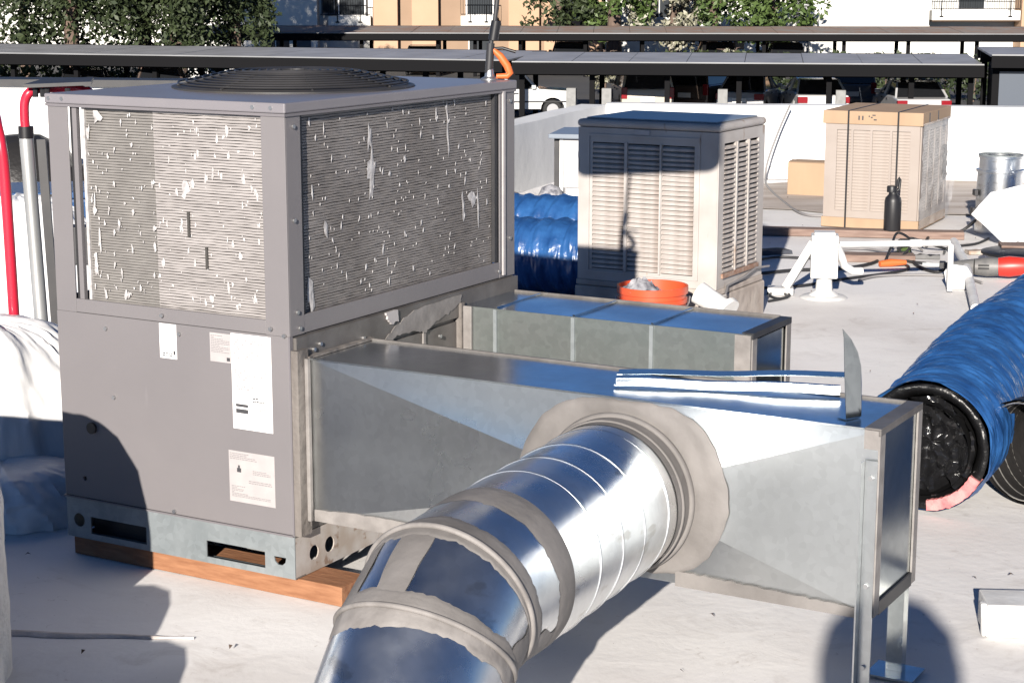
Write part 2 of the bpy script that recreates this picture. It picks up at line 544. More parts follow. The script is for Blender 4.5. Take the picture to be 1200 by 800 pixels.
st = MB()
sp = []
for i in range(44):
    a = 2 * PI * i / 44
    q = 1 + .18 * nz(math.cos(a) * 2, math.sin(a) * 2, 3) + .12 * nz(math.cos(a) * 6, math.sin(a) * 6, 1)
    sp.append((3.2 + 1.75 * q * math.cos(a), 14.2 + 1.12 * q * math.sin(a)))
st.plate(sp, [], 'z', .0035, .0045)
structure('roof_stain', st, mat('brown_roof_stain', (.36, .30, .255), .9, col2=(.55, .50, .46), nscale=2.2, ndetail=9, bump=.5, bscale=20, stretch=(.5, 2, 1)))
# parapet walls
def wall(name, a, b, z1, th, label, cap=None):
    a, b = Vector((*a, 0)), Vector((*b, 0))
    d = (b - a).normalized()
    nrm = Vector((-d.y, d.x, 0)) * th
    root = thing(name, label, 'wall', (a.x, a.y, 0))
    L = (b - a).length
    mb = MB()
    n = 40
    rings = []
    for i in range(n + 1):
        t = i / n
        p = d * (L * t)
        wz = z1 + .006 * nz(t * L * 1.2, z1)
        wo = .006 * nz(t * L * 1.7, 5)
        dv = Vector((-d.y, d.x, 0)) * wo
        rings.append([p + dv + Vector((0, 0, -.05)), p + nrm + Vector((0, 0, -.05)), p + nrm + Vector((0, 0, wz)), p + dv + Vector((0, 0, wz))])
    mb.loft(rings)
    part('wall_body', mb, 'white_wall', root, smooth=35)
    if cap:
        part('coping', MB().bar(Vector((0, 0, z1 + .02)) + nrm * .5, d * L + Vector((0, 0, z1 + .02)) + nrm * .5, th + .08, .05), cap, root)
    cant = MB()
    rr = [[d * (L * i / 20) + Vector((0, 0, -.004)), d * (L * i / 20) - nrm.normalized() * (.11 + .03 * nz(i * .9)) + Vector((0, 0, -.004)),
           d * (L * i / 20) + Vector((0, 0, .09))] for i in range(21)]
    cant.loft(rr)
    part('cant_strip', cant, 'roof', root)
    return root
wall('parapet_wall', (.80, 15.72), (10.9, 14.5), .605, .22, 'long white parapet wall closing the far side of the roof')
wall('parapet_wall', (-.2, 12.92), (.80, 15.72), .60, .22, 'short white parapet return behind the grey cabinet and blue flexible ducts')
wall('parapet_wall', (-9.5, 14.1), (-.3, 13.0), .90, .22, 'white wall with dark coping behind the red tubular handles', 'black_metal')

# ------------------------------------------------------------------ packaged air conditioner
YA = .519
AC0 = (-.599, 4.854, 0)
W_, D_ = .8365, 1.224
ac = thing('rooftop_unit', 'large grey packaged air conditioner with hail dented coils at front left', 'air conditioner', AC0, -YA)
# base rails
hl = [rect2(-.745, -.532, .072, .124), rect2(-.31, -.103, .072, .12), circle2(-.79, .108, .021),
      [(-.072, .112), (-.030, .112), (-.033, .098), (-.044, .089), (-.058, .089), (-.069, .098)]]
part('base_rail', MB().plate(rect2(-W_, 0, .054, .176), hl, 'y', 0, .004), 'galv_rail', ac)
lip = MB().box(-W_, 0, .0045, .05, .054, .058).box(-W_, 0, .0045, .05, .172, .176)
part('rail_lip', lip, 'galv_rail', ac)
part('base_rail', MB().plate(rect2(.0045, D_, .054, .176), [circle2(.09, .108, .022), circle2(.165, .112, .023), rect2(.42, .62, .08, .13)], 'x', -.004, .0), 'galv_dirty', ac,
     label='dirty galvanised base rail with two round holes')
part('base_rail', MB().box(-W_, -W_ + .004, .0045, D_, .054, .176), 'galv_rail', ac)
part('base_rail', MB().box(-W_ + .005, -.005, D_ - .004, D_, .054, .176), 'galv_rail', ac)
part('base_pan', MB().box(-W_ + .006, -.006, .05, D_ - .006, .15, .17), 'coil_back', ac)
part('dark_slot_back', MB().box(-.78, -.48, .052, .06, .0585, .149), 'black_metal', ac)  # black sheet added behind the left slot so its inside reads dark
# lower cabinet
part('cabinet', MB().box(-W_ + .006, -.004, .008, D_ - .004, .178, .735), 'flash', ac)
part('access_panel', MB().plate(rect2(-W_, -.004, .182, .737), [circle2(-.719, .398, .014), circle2(-.758, .24, .007)], 'y', -.002, .006), 'paint', ac, bevel=.0012)
part('bottom_trim', MB().box(-W_ - .003, -.001, -.006, .004, .1765, .1812), 'paint_rail', ac)
part('corner_trim', MB().box(-.004, .002, -.002, .012, .178, .737), 'paint_rail', ac)
part('drain_plug', MB().cyl((-.719, .003, .398), (-.719, -.010, .398), .017, 16), 'black', ac, smooth=40)
part('side_panel', MB().box(-.004, .003, .06, D_, .18, .64), 'flash', ac)
# flashing and sealant between the cabinet and the ducts
fl = MB().box(.0, .012, .014, D_, .655, .733)
part('flashing_strip', fl, 'flash', ac)
part('corner_flange', MB().box(.0005, .024, .001, .05, .18, .70), 'mastic_brown', ac)
def blob_plate(pts, th, axis, t0, amp=.006, sub=6, seed=0):
    P = []
    n = len(pts)
    for i in range(n):
        a, b = pts[i], pts[(i + 1) % n]
        for k in range(sub):
            t = k / sub
            P.append((a[0] + (b[0] - a[0]) * t + amp * nz(i * 3.1 + t * 5, seed), a[1] + (b[1] - a[1]) * t + amp * nz(i * 2.7 + t * 5, seed + 9)))
    return MB().plate(P, [], axis, t0, t0 + th)
part('sealant', blob_plate([(.44, .655), (.47, .642), (.50, .66), (.60, .655), (.66, .64), (.72, .665), (.80, .68), (.86, .70), (.87, .725), (.62, .722), (.50, .69)], .0025, 'x', .0125, .010, 6, 2),
     'mastic_pale', ac)
part('sealant', blob_plate([(.655, .64), (.668, .64), (.668, .56), (.655, .55)], .006, 'x', .004, .004, 6, 4), 'mastic_pale', ac)
part('sealant', blob_plate([(.44, .735), (.50, .737), (.505, .70), (.49, .705), (.475, .695), (.455, .705)], .007, 'x', .0135, .004, 5, 5), 'label_pink', ac)
part('duct_collar', MB().box(.0, .022, .855, .875, .40, .70), 'mastic_brown', ac)
# upper frame
def post(x0, x1, y0, y1, z0, z1):
    return MB().box(x0, x1, y0, y1, z0, z1)
part('corner_post', MB().box(-W_, -.762, 0, .004, .737, 1.336).box(-W_, -W_ + .004, .0045, .06, .737, 1.336), 'paint', ac, bevel=.001)
part('coil_stop', MB().box(-.750, -.734, .006, .02, .775, 1.334), 'paint', ac)
part('seam_gap', MB().box(-.762, -.750, .010, .018, .74, 1.334), 'black_metal', ac)
part('corner_post', MB().box(-.079, .0, 0, .004, .737, 1.336).box(-.004, .0, .0045, .069, .737, 1.336), 'paint', ac, bevel=.001)
part('corner_post', MB().box(-.004, 0, 1.128, D_, .737, 1.336).box(-.07, -.0045, D_ - .004, D_, .737, 1.336), 'paint', ac, bevel=.001)
part('corner_post', MB().box(-W_, -W_ + .004, 1.15, D_, .737, 1.336).box(-W_ + .0045, -W_ + .07, D_ - .004, D_, .737, 1.336), 'paint', ac)
part('edge_trim', MB().box(.0005, .006, 1.142, 1.156, .745, 1.332), 'label_pink', ac)
part('frame_rail', MB().box(-.762, -.079, .0005, .012, .738, .777), 'paint', ac, bevel=.0012)
part('frame_rail', MB().box(-.012, -.0005, .069, 1.128, .738, .788), 'paint', ac, bevel=.0012)
part('frame_rail', MB().box(-W_ + .005, -W_ + .017, .06, 1.15, .738, .777), 'paint', ac)
part('floor_pan', MB().box(-W_ + .018, -.013, .013, D_ - .006, .74, .752), 'paint_rail', ac)
# coils
def fins(axis, a0, a1, z0, z1, n, depth, amp, seed, seg=36, th=.0058):
    mb = MB()
    for k in range(n):
        zc = z0 + (z1 - z0) * (k + .5) / n
        rings = []
        for i in range(seg + 1):
            t = i / seg
            a = a0 + (a1 - a0) * t
            dz = amp * nz(a * 14, k * .45, seed) + amp * .5 * nz(a * 45, k * 1.3, seed + 5)
            dd = .0022 * nz(a * 22, k * .8, seed + 8)
            tt = th * (1 + .30 * nz(a * 30, k * .9, seed + 3))
            p0, p1 = depth + dd, depth + .012
            q = [(p0, zc - tt / 2 + dz), (p1, zc - tt / 2 + dz), (p1, zc + tt / 2 + dz), (p0, zc + tt / 2 + dz)]
            rings.append([((a, p, z) if axis == 'x' else (-p, a, z)) for p, z in q])
        mb.loft(rings)
    return mb
part('coil_fins', fins('x', -.718, -.462, .772, 1.334, 72, .020, .0008, 1, 18), 'fin_dark', ac, kind='stuff', label='darker coil strip at the unit corner')
part('coil_fins', fins('x', -.462, -.080, .772, 1.334, 72, .016, .0014, 2), 'fin', ac, kind='stuff', label='pinkish silver coil section with dented fins')
part('coil_fins', fins('y', .086, 1.105, .786, 1.334, 72, .018, .0016, 3, 60), 'fin_side', ac, kind='stuff', label='side coil with long rows of dented fins')
part('coil_core', MB().box(-.712, -.078, .026, .055, .765, 1.336), 'coil_core', ac)
part('coil_return', MB().box(-.722, -.7125, .0305, .30, .765, 1.336), 'coil_core', ac)
part('coil_core', MB().box(-.05, -.025, .0755, 1.125, .765, 1.336), 'coil_core', ac)
part('coil_edge', MB().box(-.722, -.712, .014, .03, .772, 1.334), 'bent', ac)
part('coil_side', MB().box(-.024, -.006, .070, .084, .79, 1.334), 'black_metal', ac)
part('coil_side', MB().box(-.024, -.006, 1.107, 1.126, .79, 1.334), 'black_metal', ac)
def dents(axis, a0, a1, z0, z1, n, depth, seed, extra=(), smin=.0035, smax=.0095):
    r = random.Random(seed)
    mb = MB()
    L = []
    for k in range(n):
        s = smin + (smax - smin) * r.random() ** 2.2 * 1.5
        L.append((r.uniform(a0, a1), r.uniform(z0, z1), s * r.uniform(.26, .6), s * r.uniform(.55, 1.35)))
    L += list(extra)
    for a, z, wx, hz in L:
        m = 9
        pts = []
        sk = r.uniform(-.3, .3)
        for i in range(m):
            t = 2 * PI * i / m
            q = 1 + .6 * r.uniform(-1, 1)
            pts.append((a + wx * q * math.cos(t) + sk * hz * math.sin(t) * .5, z + hz * q * math.sin(t)))
        P = [((x, depth - .001, y) if axis == 'x' else (-(depth - .001), x, y)) for x, y in pts]
        c = (a, depth - .0025, z) if axis == 'x' else (-(depth - .0025), a, z)
        mb.add(P + [c], [(i, (i + 1) % m, m) for i in range(m)])
    return mb
part('bent_fins', dents('x', -.705, -.09, .79, 1.32, 230, .016, 5,
     [(-.665, 1.30, .016, .014), (-.70, 1.26, .007, .02), (-.69, 1.05, .005, .03), (-.675, .95, .005, .035), (-.69, .88, .006, .03), (-.66, .80, .006, .018), (-.60, 1.0, .004, .02),
      (-.35, 1.12, .012, .014), (-.36, 1.105, .007, .02), (-.33, 1.13, .006, .018)]), 'bent', ac, kind='stuff')
part('bent_fins', dents('y', .10, 1.09, .80, 1.32, 220, .017, 8,
     [(.42, 1.24, .010, .035), (.425, 1.15, .017, .06), (.425, 1.10, .014, .035), (.20, 1.0, .01, .03), (.93, 1.0, .008, .05), (1.02, .98, .006, .06), (.12, .83, .012, .04), (.84, 1.28, .008, .05),
      (.845, 1.2, .006, .04), (.13, .80, .008, .04), (.98, 1.01, .02, .02)], .0035, .009), 'bent', ac, kind='stuff')
fol = MB()
for yy, zz, hh in ((-.345, 1.02, .07), (-.285, .93, .06)):
    fol.box(yy - .004, yy + .004, .0105, .0125, zz - hh / 2, zz + hh / 2)
part('scuff_mark', fol, 'coil_back', ac)
# top
part('top_cap', MB().box(-W_ - .006, .006, -.006, D_ + .006, 1.336, 1.3635), 'cap', ac, bevel=.004)
part('cap_flange', MB().box(-W_ - .004, .004, -.0045, D_ + .004, 1.328, 1.3355), 'paint_rail', ac)
FC = Vector((-.418, .612, 1.3638))
part('fan_shroud', MB().lathe([(.365, 0), (.365, .004), (.345, .008), (.19, .036), (.10, .041), (.0, .041)], FC, 48), 'guard', ac, smooth=50)
for k in range(13):
    t = k / 12
    rr = .345 - .29 * t
    zz = .009 + .033 * min(1, t / .55)
    part('guard_ring', MB().torus(FC + Vector((0, 0, zz + .006)), (0, 0, 1), rr, .0028, 48, 5), 'black_metal', ac, smooth=60)
for k in range(8):
    a = k * PI / 4
    c, s = math.cos(a), math.sin(a)
    part('guard_rib', MB().tube([FC + Vector((c * .35, s * .35, .008)), FC + Vector((c * .19, s * .19, .043)), FC + Vector((c * .05, s * .05, .048))], .0035, 6), 'black_metal', ac)
# labels
def label_part(x0, x1, z0, z1, m, lab, rows, boxes=()):
    p = part('sticker', MB().box(x0, x1, -.0028, -.0018, z0, z1), m, ac, label=lab)
    ink, gr = MB(), MB()
    r = random.Random(int((x0 + z0) * 1e4))
    for (zt, n, h, xa, xb, dark) in rows:
        for i in range(n):
            z = zt - i * h * 2.1
            x = xa
            tgt = ink if dark else gr
            while x < xb:
                wd = r.uniform(.003, .010)
                e = min(x + wd, xb)
                if e - x > .001:
                    tgt.box(x, e, -.0034, -.0030, z - h, z)
                x += wd + .002
                if r.random() < .06:
                    break
    for b in boxes:
        part('emblem', MB().box(b[0], b[1], -.0034, -.0030, b[2], b[3]), 'ink', p)
    if ink.v:
        part('print', ink, 'ink', p, kind='stuff')
    if gr.v:
        part('print', gr, 'ink_grey', p, kind='stuff')
label_part(-.452, -.391, .636, .735, 'label', 'small narrow white sticker', [(.722, 9, .0022, -.444, -.400, 0), (.652, 2, .003, -.442, -.405, 1)], [(-.403, -.396, .648, .660)])
label_part(-.272, -.199, .645, .726, 'label_pink', 'small square grey rating sticker', [(.720, 11, .0022, -.268, -.204, 0)], [(-.214, -.203, .650, .660)])
label_part(-.1985, -.062, .463, .731, 'label', 'tall blank white sticker with a black emblem', [(.715, 9, .0030, -.190, -.075, 0), (.63, 5, .0030, -.190, -.080, 0), (.585, 2, .0032, -.188, -.12, 0), (.556, 2, .004, -.128, -.085, 1), (.527, 2, .002, -.105, -.070, 1)],
           [(-.187, -.145, .508, .520), (-.187, -.145, .526, .534)])
label_part(-.218, -.060, .252, .398, 'label_pink', 'square warning sticker with small drawings', [(.392, 4, .0024, -.214, -.066, 0), (.348, 3, .0022, -.135, -.075, 0), (.318, 2, .0026, -.15, -.07, 0), (.298, 8, .002, -.21, -.075, 0)],
           [(-.190, -.176, .338, .350), (-.186, -.180, .350, .358)])
sc = MB()
for x, z in ((-.825, 1.35), (-.775, 1.35), (-.1, 1.35), (-.04, 1.35), (-.65, .70), (-.38, .71), (-.63, .50), (-.06, .755), (-.44, .757), (-.42, .19), (-.015, .74)):
    sc.cyl((x, -.008, z), (x, -.003 if z < 1.3 else -.005, z), .006, 8)
for y, z in ((.035, 1.30), (.035, .80), (.045, .755), (1.19, 1.30), (1.19, .86), (1.12, .76), (.03, 1.05)):
    sc.cyl((.001, y, z), (.006, y, z), .006, 8)
for y, z in ((.09, .69), (.12, .70), (.33, .68), (.74, .615)):
    sc.cyl((.012, y, z), (.019, y, z), .006, 8)
part('screws', sc, 'screw', ac, smooth=40, kind='stuff')

# timbers below the unit
def timber(x0, x1, y0, y1, lab):
    mb = MB()
    n = 16
    rings = []
    for i in range(n + 1):
        x = x0 + (x1 - x0) * i / n
        j = .0015 * nz(x * 9, y0)
        rings.append([(x, y0 + j, -.004), (x, y1, -.004), (x, y1, .0525 + j * .3), (x, y0 + j, .0525 + j * .3)])
    mb.loft(rings)
    return single('timber', mb, 'wood', lab, 'timber', 'timbers under the grey unit', AC0, -YA, bevel=.002)
timber(-W_ + .01, .146, .014, .14, 'raw orange brown timber under the near base rail of the grey unit')
timber(-W_, .12, .98, 1.12, 'raw timber under the far end of the grey unit')

# tool standing on the corner of the unit
tl = thing('caulking_gun', 'black rod tool with orange handle standing on the far corner of the grey unit', 'hand tool', (-.06, 5.93, 1.364), 0)
part('rod', MB().tube([(-.012, 0, .0), (-.006, 0, .12), (.006, 0, .19), (.022, 0, .33), (.030, 0, .44)], .0075, 8), 'black_metal', tl, smooth=50)
bw = []
for cx_, cz_, a0_ in ((-.30, .44, 180), (.31, .43, 270), (.31, .80, 0), (-.30, .80, 90)):
    for k_ in range(6):
        a_ = R(a0_ + 18 * k_)
        bw.append((cx_ + .07 * math.cos(a_), cz_ + .07 * math.sin(a_)))
sbd = part('unseen_shade_board', MB().prism(bw, 'y', -.006, .006), 'black_metal', tl)  # out of view, added to cast the shade on the cooler's upper part
sbd.location = (.105, .0, 0)
sbd.rotation_euler = (0, 0, -SUN_HEAD)
part('plunger', MB().tube([(.0, 0, .125), (.010, 0, .185)], .016, 12), 'black', tl, smooth=50)
part('nozzle', MB().lathe([(.028, 0), (.028, .004), (.016, .01), (.013, .03), (.007, .055), (.0, .056)], (-.012, 0, 0), 14), 'screw', tl, smooth=50)
part('body', MB().tube([(-.014, 0, .02), (-.008, 0, .115)], .013, 12), 'black_metal', tl, smooth=50)
part('handle', MB().tube([(.0, 0, .095), (.022, 0, .075), (.044, 0, .045), (.054, 0, .02), (.045, 0, .011), (.01, 0, .011)], [.008, .012, .013, .012, .010, .008], 10), 'orange', tl, smooth=60)
part('trigger', MB().tube([(.004, 0, .098), (.03, -.005, .10), (.072, -.01, .088)], .005, 8), 'black', tl, smooth=50)

# ------------------------------------------------------------------ rectangular supply duct
Y0, Y1, L1, ZT, ZB = .05, .354, 1.633, .671, .223
sd = thing('rectangular_duct', 'long galvanised rectangular duct on legs at the front of the unit', 'duct', AC0, -YA)
CX, CZ, BULGE = .985, .443, .026
fp = MB()
c4 = [(.03, Y0, ZB), (L1, Y0, ZB), (L1, Y0, ZT), (.03, Y0, ZT)]
NS = 14
ctr = (CX, Y0 - BULGE, CZ)
for i in range(4):
    a, b = c4[i], c4[(i + 1) % 4]
    # triangle from an edge to the raised centre, subdivided so that it can be slightly curved
    rows = []
    for r_ in range(NS + 1):
        t = r_ / NS
        rows.append([tuple((a[k] * (1 - s) + b[k] * s) * (1 - t) + ctr[k] * t + (0 if k != 1 else .0035 * math.sin(PI * t) * math.sin(PI * s)) for k in range(3)) for s in [q / NS for q in range(NS + 1)]])
    o = len(fp.v)
    for r_ in rows:
        fp.v += r_
    for j in range(NS):
        for q in range(NS):
            A = o + j * (NS + 1) + q
            fp.f.append((A, A + 1, A + NS + 2, A + NS + 1) if j < NS - 1 else (A, A + 1, A + NS + 1))
part('front_panel', fp, 'galv_dull', sd, smooth=4)
part('back_panel', MB().box(.02, L1 - .002, Y1 - .002, Y1, ZB, ZT - .002), 'galv', sd)
def wavy_top(x0, x1, y0, y1, z, nx, ny, amp, sc_, seed):
    mb = MB()
    for j in range(ny + 1):
        for i in range(nx + 1):
            x, y = x0 + (x1 - x0) * i / nx, y0 + (y1 - y0) * j / ny
            e = min(1, 6 * i / nx, 6 * (nx - i) / nx) * math.sin(PI * j / ny)
            mb.v.append((x, y, z + amp * nz(x * sc_, y * sc_, seed) * e))
    for j in range(ny):
        for i in range(nx):
            A = j * (nx + 1) + i
            mb.f.append((A, A + 1, A + nx + 2, A + nx + 1))
    return mb
part('top_panel', wavy_top(.0, L1 - .03, Y0 + .002, Y1 - .003, ZT, 60, 16, .0035, 3, 1), 'galv', sd, smooth=60)
part('bottom_panel', MB().box(.02, L1 - .002, Y0, Y1 - .003, ZB - .002, ZB), 'galv_dull', sd)
part('end_panel', MB().box(L1 - .004, L1 - .002, Y0 + .03, Y1 - .02, ZB + .01, ZT - .01), 'galv_clean', sd)
part('end_cap_angle', MB().box(L1 - .035, L1 + .004, Y0 - .003, Y1 + .004, ZT + .0005, ZT + .005).box(L1 - .0015, L1 + .004, Y0 - .003, Y1 + .004, ZT - .012, ZT), 'flash', sd)
part('end_angle', MB().box(L1 - .035, L1 - .001, Y0 - .006, Y0 - .002, ZT - .045, ZT + .0).box(L1 - .001, L1 + .004, Y0 - .006, Y0 + .030, ZB, ZT - .0125), 'mastic_pale', sd)
part('end_angle', MB().box(L1 - .001, L1 + .004, Y1 - .026, Y1 + .004, ZB, ZT - .0125), 'mastic_pale', sd)
part('end_angle', MB().box(L1 - .001, L1 + .004, Y0 + .031, Y1 - .027, ZB - .004, ZB + .030), 'black_metal', sd)
part('wall_flange', MB().box(.008, .034, Y0 - .018, Y0 - .003, ZB - .006, ZT + .004), 'mastic_pale', sd, bevel=.003)
part('wall_flange', MB().box(.004, .030, Y0 - .002, Y1 + .01, ZT + .001, ZT + .007), 'mastic_brown', sd)
part('standing_edge', MB().box(.03, L1 - .036, Y0 - .004, Y0 + .004, ZT - .001, ZT + .0035), 'galv', sd)
part('standing_edge', MB().box(.03, L1 - .036, Y1 - .004, Y1 + .003, ZT - .001, ZT + .006), 'flash', sd)
# sealant bead along the bottom edge
def strip_plate(x0, x1, zf0, zf1, axis, t0, th, n=60, seed=0):
    top = [(x0 + (x1 - x0) * i / n, zf1(i / n) + .004 * nz(i * .55, seed) + .002 * nz(i * 1.9, seed)) for i in range(n + 1)]
    bot = [(x0 + (x1 - x0) * i / n, zf0(i / n)) for i in range(n + 1)]
    return MB().plate(bot + top[::-1], [], axis, t0, t0 + th)
part('sealant_bead', strip_plate(.04, .70, lambda t: ZB - .004, lambda t: ZB + .028 + .008 * math.sin(t * 5), 'y', Y0 - .009, .006, 40, 3), 'mastic_pale', sd)
part('sealant_bead', strip_plate(1.13, 1.60, lambda t: ZB - .006, lambda t: ZB + .034 - .016 * t, 'y', Y0 - .010, .007, 50, 8), 'mastic', sd)
# sealant collar round the take-off: an irregular slab that follows the raised panel
ocol = [(.690, .40), (.690, .47), (.708, .53), (.748, .60), (.80, .645), (.88, .665), (1.06, .665), (1.13, .658), (1.185, .64), (1.225, .585), (1.257, .52), (1.276, .445), (1.27, .41), (1.252, .365), (1.232, .325), (1.19, .27), (1.16, .252), (1.05, .238), (.86, .238), (.76, .255), (.71, .31)]
KX, KZ = .98, .4395
def panel_y(x, z):
    """depth of the cross-broken panel at a point"""
    tx = (L1 - x) / (L1 - CX) if x > CX else (x - .03) / (CX - .03)
    tz = (ZT - z) / (ZT - CZ) if z > CZ else (z - ZB) / (CZ - ZB)
    return Y0 - BULGE * max(0, min(1, min(tx, tz)))
cm = MB()
NR, NA = 10, 150
def poly_at(ang):
    """radius of the outline along an angle from the take-off centre"""
    best = 0
    dx, dz = math.cos(ang), math.sin(ang)
    for i in range(len(ocol)):
        ax, az = ocol[i][0] - KX, ocol[i][1] - KZ
        bx, bz = ocol[(i + 1) % len(ocol)][0] - KX, ocol[(i + 1) % len(ocol)][1] - KZ
        den = dx * (bz - az) - dz * (bx - ax)
        if abs(den) < 1e-9:
            continue
        t = (ax * (bz - az) - az * (bx - ax)) / den
        u = (ax * dz - az * dx) / den
        if t > 0 and -1e-6 <= u <= 1 + 1e-6:
            best = max(best, t)
    return best
rings = []
for k in range(NR + 1):
    ring_ = []
    for i in range(NA):
        a = 2 * PI * i / NA
        ro = sum(poly_at(a + R(d_)) for d_ in (-14, -9, -4, 0, 4, 9, 14)) / 7 + .004 * nz(math.cos(a) * 9, math.sin(a) * 9)
        rr = .18 + (max(ro, .195) - .18) * k / NR
        x, z = KX + rr * math.cos(a), KZ + rr * math.sin(a)
        hgt = (.0060 + .0012 * nz(rr * 38 + a * .8, a * 1.5, 2) + .0007 * math.sin(rr * 150 + 2 * nz(a * 2, 1))) * (1 if k < NR else .0) + (.012 if k == 0 else 0)
        ring_.append((x, panel_y(x, min(max(z, ZB), ZT)) - hgt - .001, z))
    rings.append(ring_)
o = len(cm.v)
for r_ in rings:
    cm.v += r_
for k in range(NR):
    for i in range(NA):
        j = (i + 1) % NA
        cm.f.append((o + k * NA + i, o + k * NA + j, o + (k + 1) * NA + j, o + (k + 1) * NA + i))
part('sealant_collar', cm, 'mastic', sd, smooth=60)
# legs
lg = part('leg', MB().box(1.600, 1.604, Y0 - .036, Y0 - .007, -.004, .60).box(1.6045, 1.634, Y0 - .011, Y0 - .007, -.004, .60), 'galv_dull', sd)
lg = part('leg', MB().box(1.596, 1.636, Y1 - .075, Y1 - .070, .010, ZB - .002).box(1.632, 1.636, Y1 - .0695, Y1 - .040, .010, ZB - .002), 'galv_clean', sd)
part('foot_plate', MB().box(1.560, 1.680, Y1 - .125, Y1 - .02, .004, .009), 'strip', lg)
part('foot_plate', MB().box(1.560, 1.680, Y0 - .075, Y0 + .03, .002, .007), 'strip', sd)
sb = MB()
for x, z in ((1.620, .56), (1.618, .30), (1.618, .10)):
    sb.cyl((x, Y0 - .012, z), (x, Y0 - .018, z), .006, 8)
part('bolts', sb, 'screw', sd, smooth=40, kind='stuff')

# loose sheet metal on top of the duct
def ac_pt(x, y, z):
    c, s = math.cos(-YA), math.sin(-YA)
    return (AC0[0] + x * c - y * s, AC0[1] + x * s + y * c, z)
def strip_thing(a, b, lab, h=.014, m='strip', wd=.034):
    A, B = Vector(ac_pt(*a)), Vector(ac_pt(*b))
    mb = MB()
    d = B - A
    n = 12
    rings = []
    for i in range(n + 1):
        p = d * (i / n) + Vector((0, 0, .002 * math.sin(i * .9)))
        x = d.cross(Vector((0, 0, 1))).normalized()
        sec = [(0, .0), (wd, .0), (wd, .0015), (.004, .003), (0, .0015)] if h < .005 else [(0, 0), (wd, 0), (wd, .004), (.003, .004), (.003, h), (-.012, h + .001), (-.012, h - .001), (0, h - .003)]
        rings.append([p + x * u + Vector((0, 0, v)) for u, v in sec])
    mb.loft(rings)
    return single('metal_strip', mb, m, lab, 'metal strip', 'loose zinc strips on the long duct', A)
strip_thing((.895, .175, ZT + .006), (1.43, .345, ZT + .012), 'bright folded zinc strip lying on the long duct, nearer one')
strip_thing((.835, .315, ZT + .007), (1.405, .53, ZT + .022), 'dull bluish zinc strip on the long duct, behind the brighter strip', h=.0025, m='galv_clean', wd=.06)
# upright offcut
A = Vector(ac_pt(1.548, .135, ZT + .004))
mb = MB()
prof = [(-.029, 0), (-.030, .10), (-.034, .195), (-.038, .215), (-.015, .188), (.004, .155), (.014, .12), (.016, .08), (.012, .0)]
n = len(prof)
def bend(u, v, off):
    return (u, .010 * math.sin(v * 9) + off + 1.6 * u * u, v)
mb.add([bend(u, v, 0) for u, v in prof] + [bend(u, v, .0014) for u, v in prof], [tuple(range(n)), tuple(range(n, 2 * n))[::-1]] + [(i, (i + 1) % n, n + (i + 1) % n, n + i) for i in range(n)])
mb.v = [(x * 1.25, y, z) for x, y, z in mb.v]
mb.box(-.035, .013, .002, .03, -.003, -.001)
single('metal_offcut', mb, 'galv_clean', 'curved blade of dull sheet metal standing upright on the long duct', 'metal offcut', None, A, R(38))

# ------------------------------------------------------------------ round duct and elbow
rd = thing('round_duct', 'bright spiral round duct with mastic banded elbow in the foreground', 'duct', (0, 0, 0), 0)
C0 = Vector((.2767, 4.4113, .4395))
A0 = Vector((-.45933, -.88801, -.02125)).normalized()
SIDE = Vector((-A0.y, A0.x, 0)).normalized()
DN = Vector((0, 0, -1))
PH = .0641
BD = (DN * math.cos(PH) + SIDE * math.sin(PH)).normalized()
RP = .1915
def dirn(th):
    return (A0 * math.cos(th) + BD * math.sin(th)).normalized()
TH1, TH2 = .285, .77
P1 = C0 + A0 * .890
P2 = P1 + dirn((TH1 + TH2) / 2) * .122
NN = 72
def pring(c, n, r):
    """ring with a fixed start direction so that successive rings line up"""
    n = n.normalized()
    u = SIDE - n * SIDE.dot(n)
    u.normalize()
    v = u.cross(n)
    return [c + (u * math.cos(2 * PI * i / NN) + v * math.sin(2 * PI * i / NN)) * r for i in range(NN)]
def pipe(c0, n0, c1, n1, r0, r1, steps=10, dent=.0):
    mb = MB()
    rr = []
    for k in range(steps + 1):
        t = k / steps
        ring_ = [a.lerp(b, t) for a, b in zip(pring(c0, n0, r0), pring(c1, n1, r1))]
        c = c0.lerp(c1, t)
        rr.append([c + (p - c) * (1 + dent * nz(i * .12, t * 3)) for i, p in enumerate(ring_)])
    mb.loft(rr, False, False)
    return mb
SB = P1 - A0 * .20        # end of the straight spiral length
part('straight_pipe', pipe(C0, A0, SB, A0, RP, RP, 36, .010), 'galv_pipe', rd, smooth=60)
for t in (.175, .318, .439, .559):
    c = C0 + A0 * t
    nn = (A0 + SIDE * .06 + A0.cross(SIDE) * .10).normalized()
    part('spiral_seam', MB().torus(c, nn, RP + .0005, .0026, 72, 6), 'galv_pipe', rd, smooth=60)
part('collar_ring', MB().torus(C0 + A0 * .034, A0, RP + .004, .010, 72, 8), 'mastic', rd, smooth=60)
part('collar_band', pipe(C0 + A0 * .03, A0, C0 + A0 * .112, A0, RP + .0035, RP + .002, 8, .003), 'mastic', rd, smooth=60)
part('collar_ring', MB().torus(C0 + A0 * .082, A0, RP + .002, .005, 72, 8), 'mastic', rd, smooth=60)
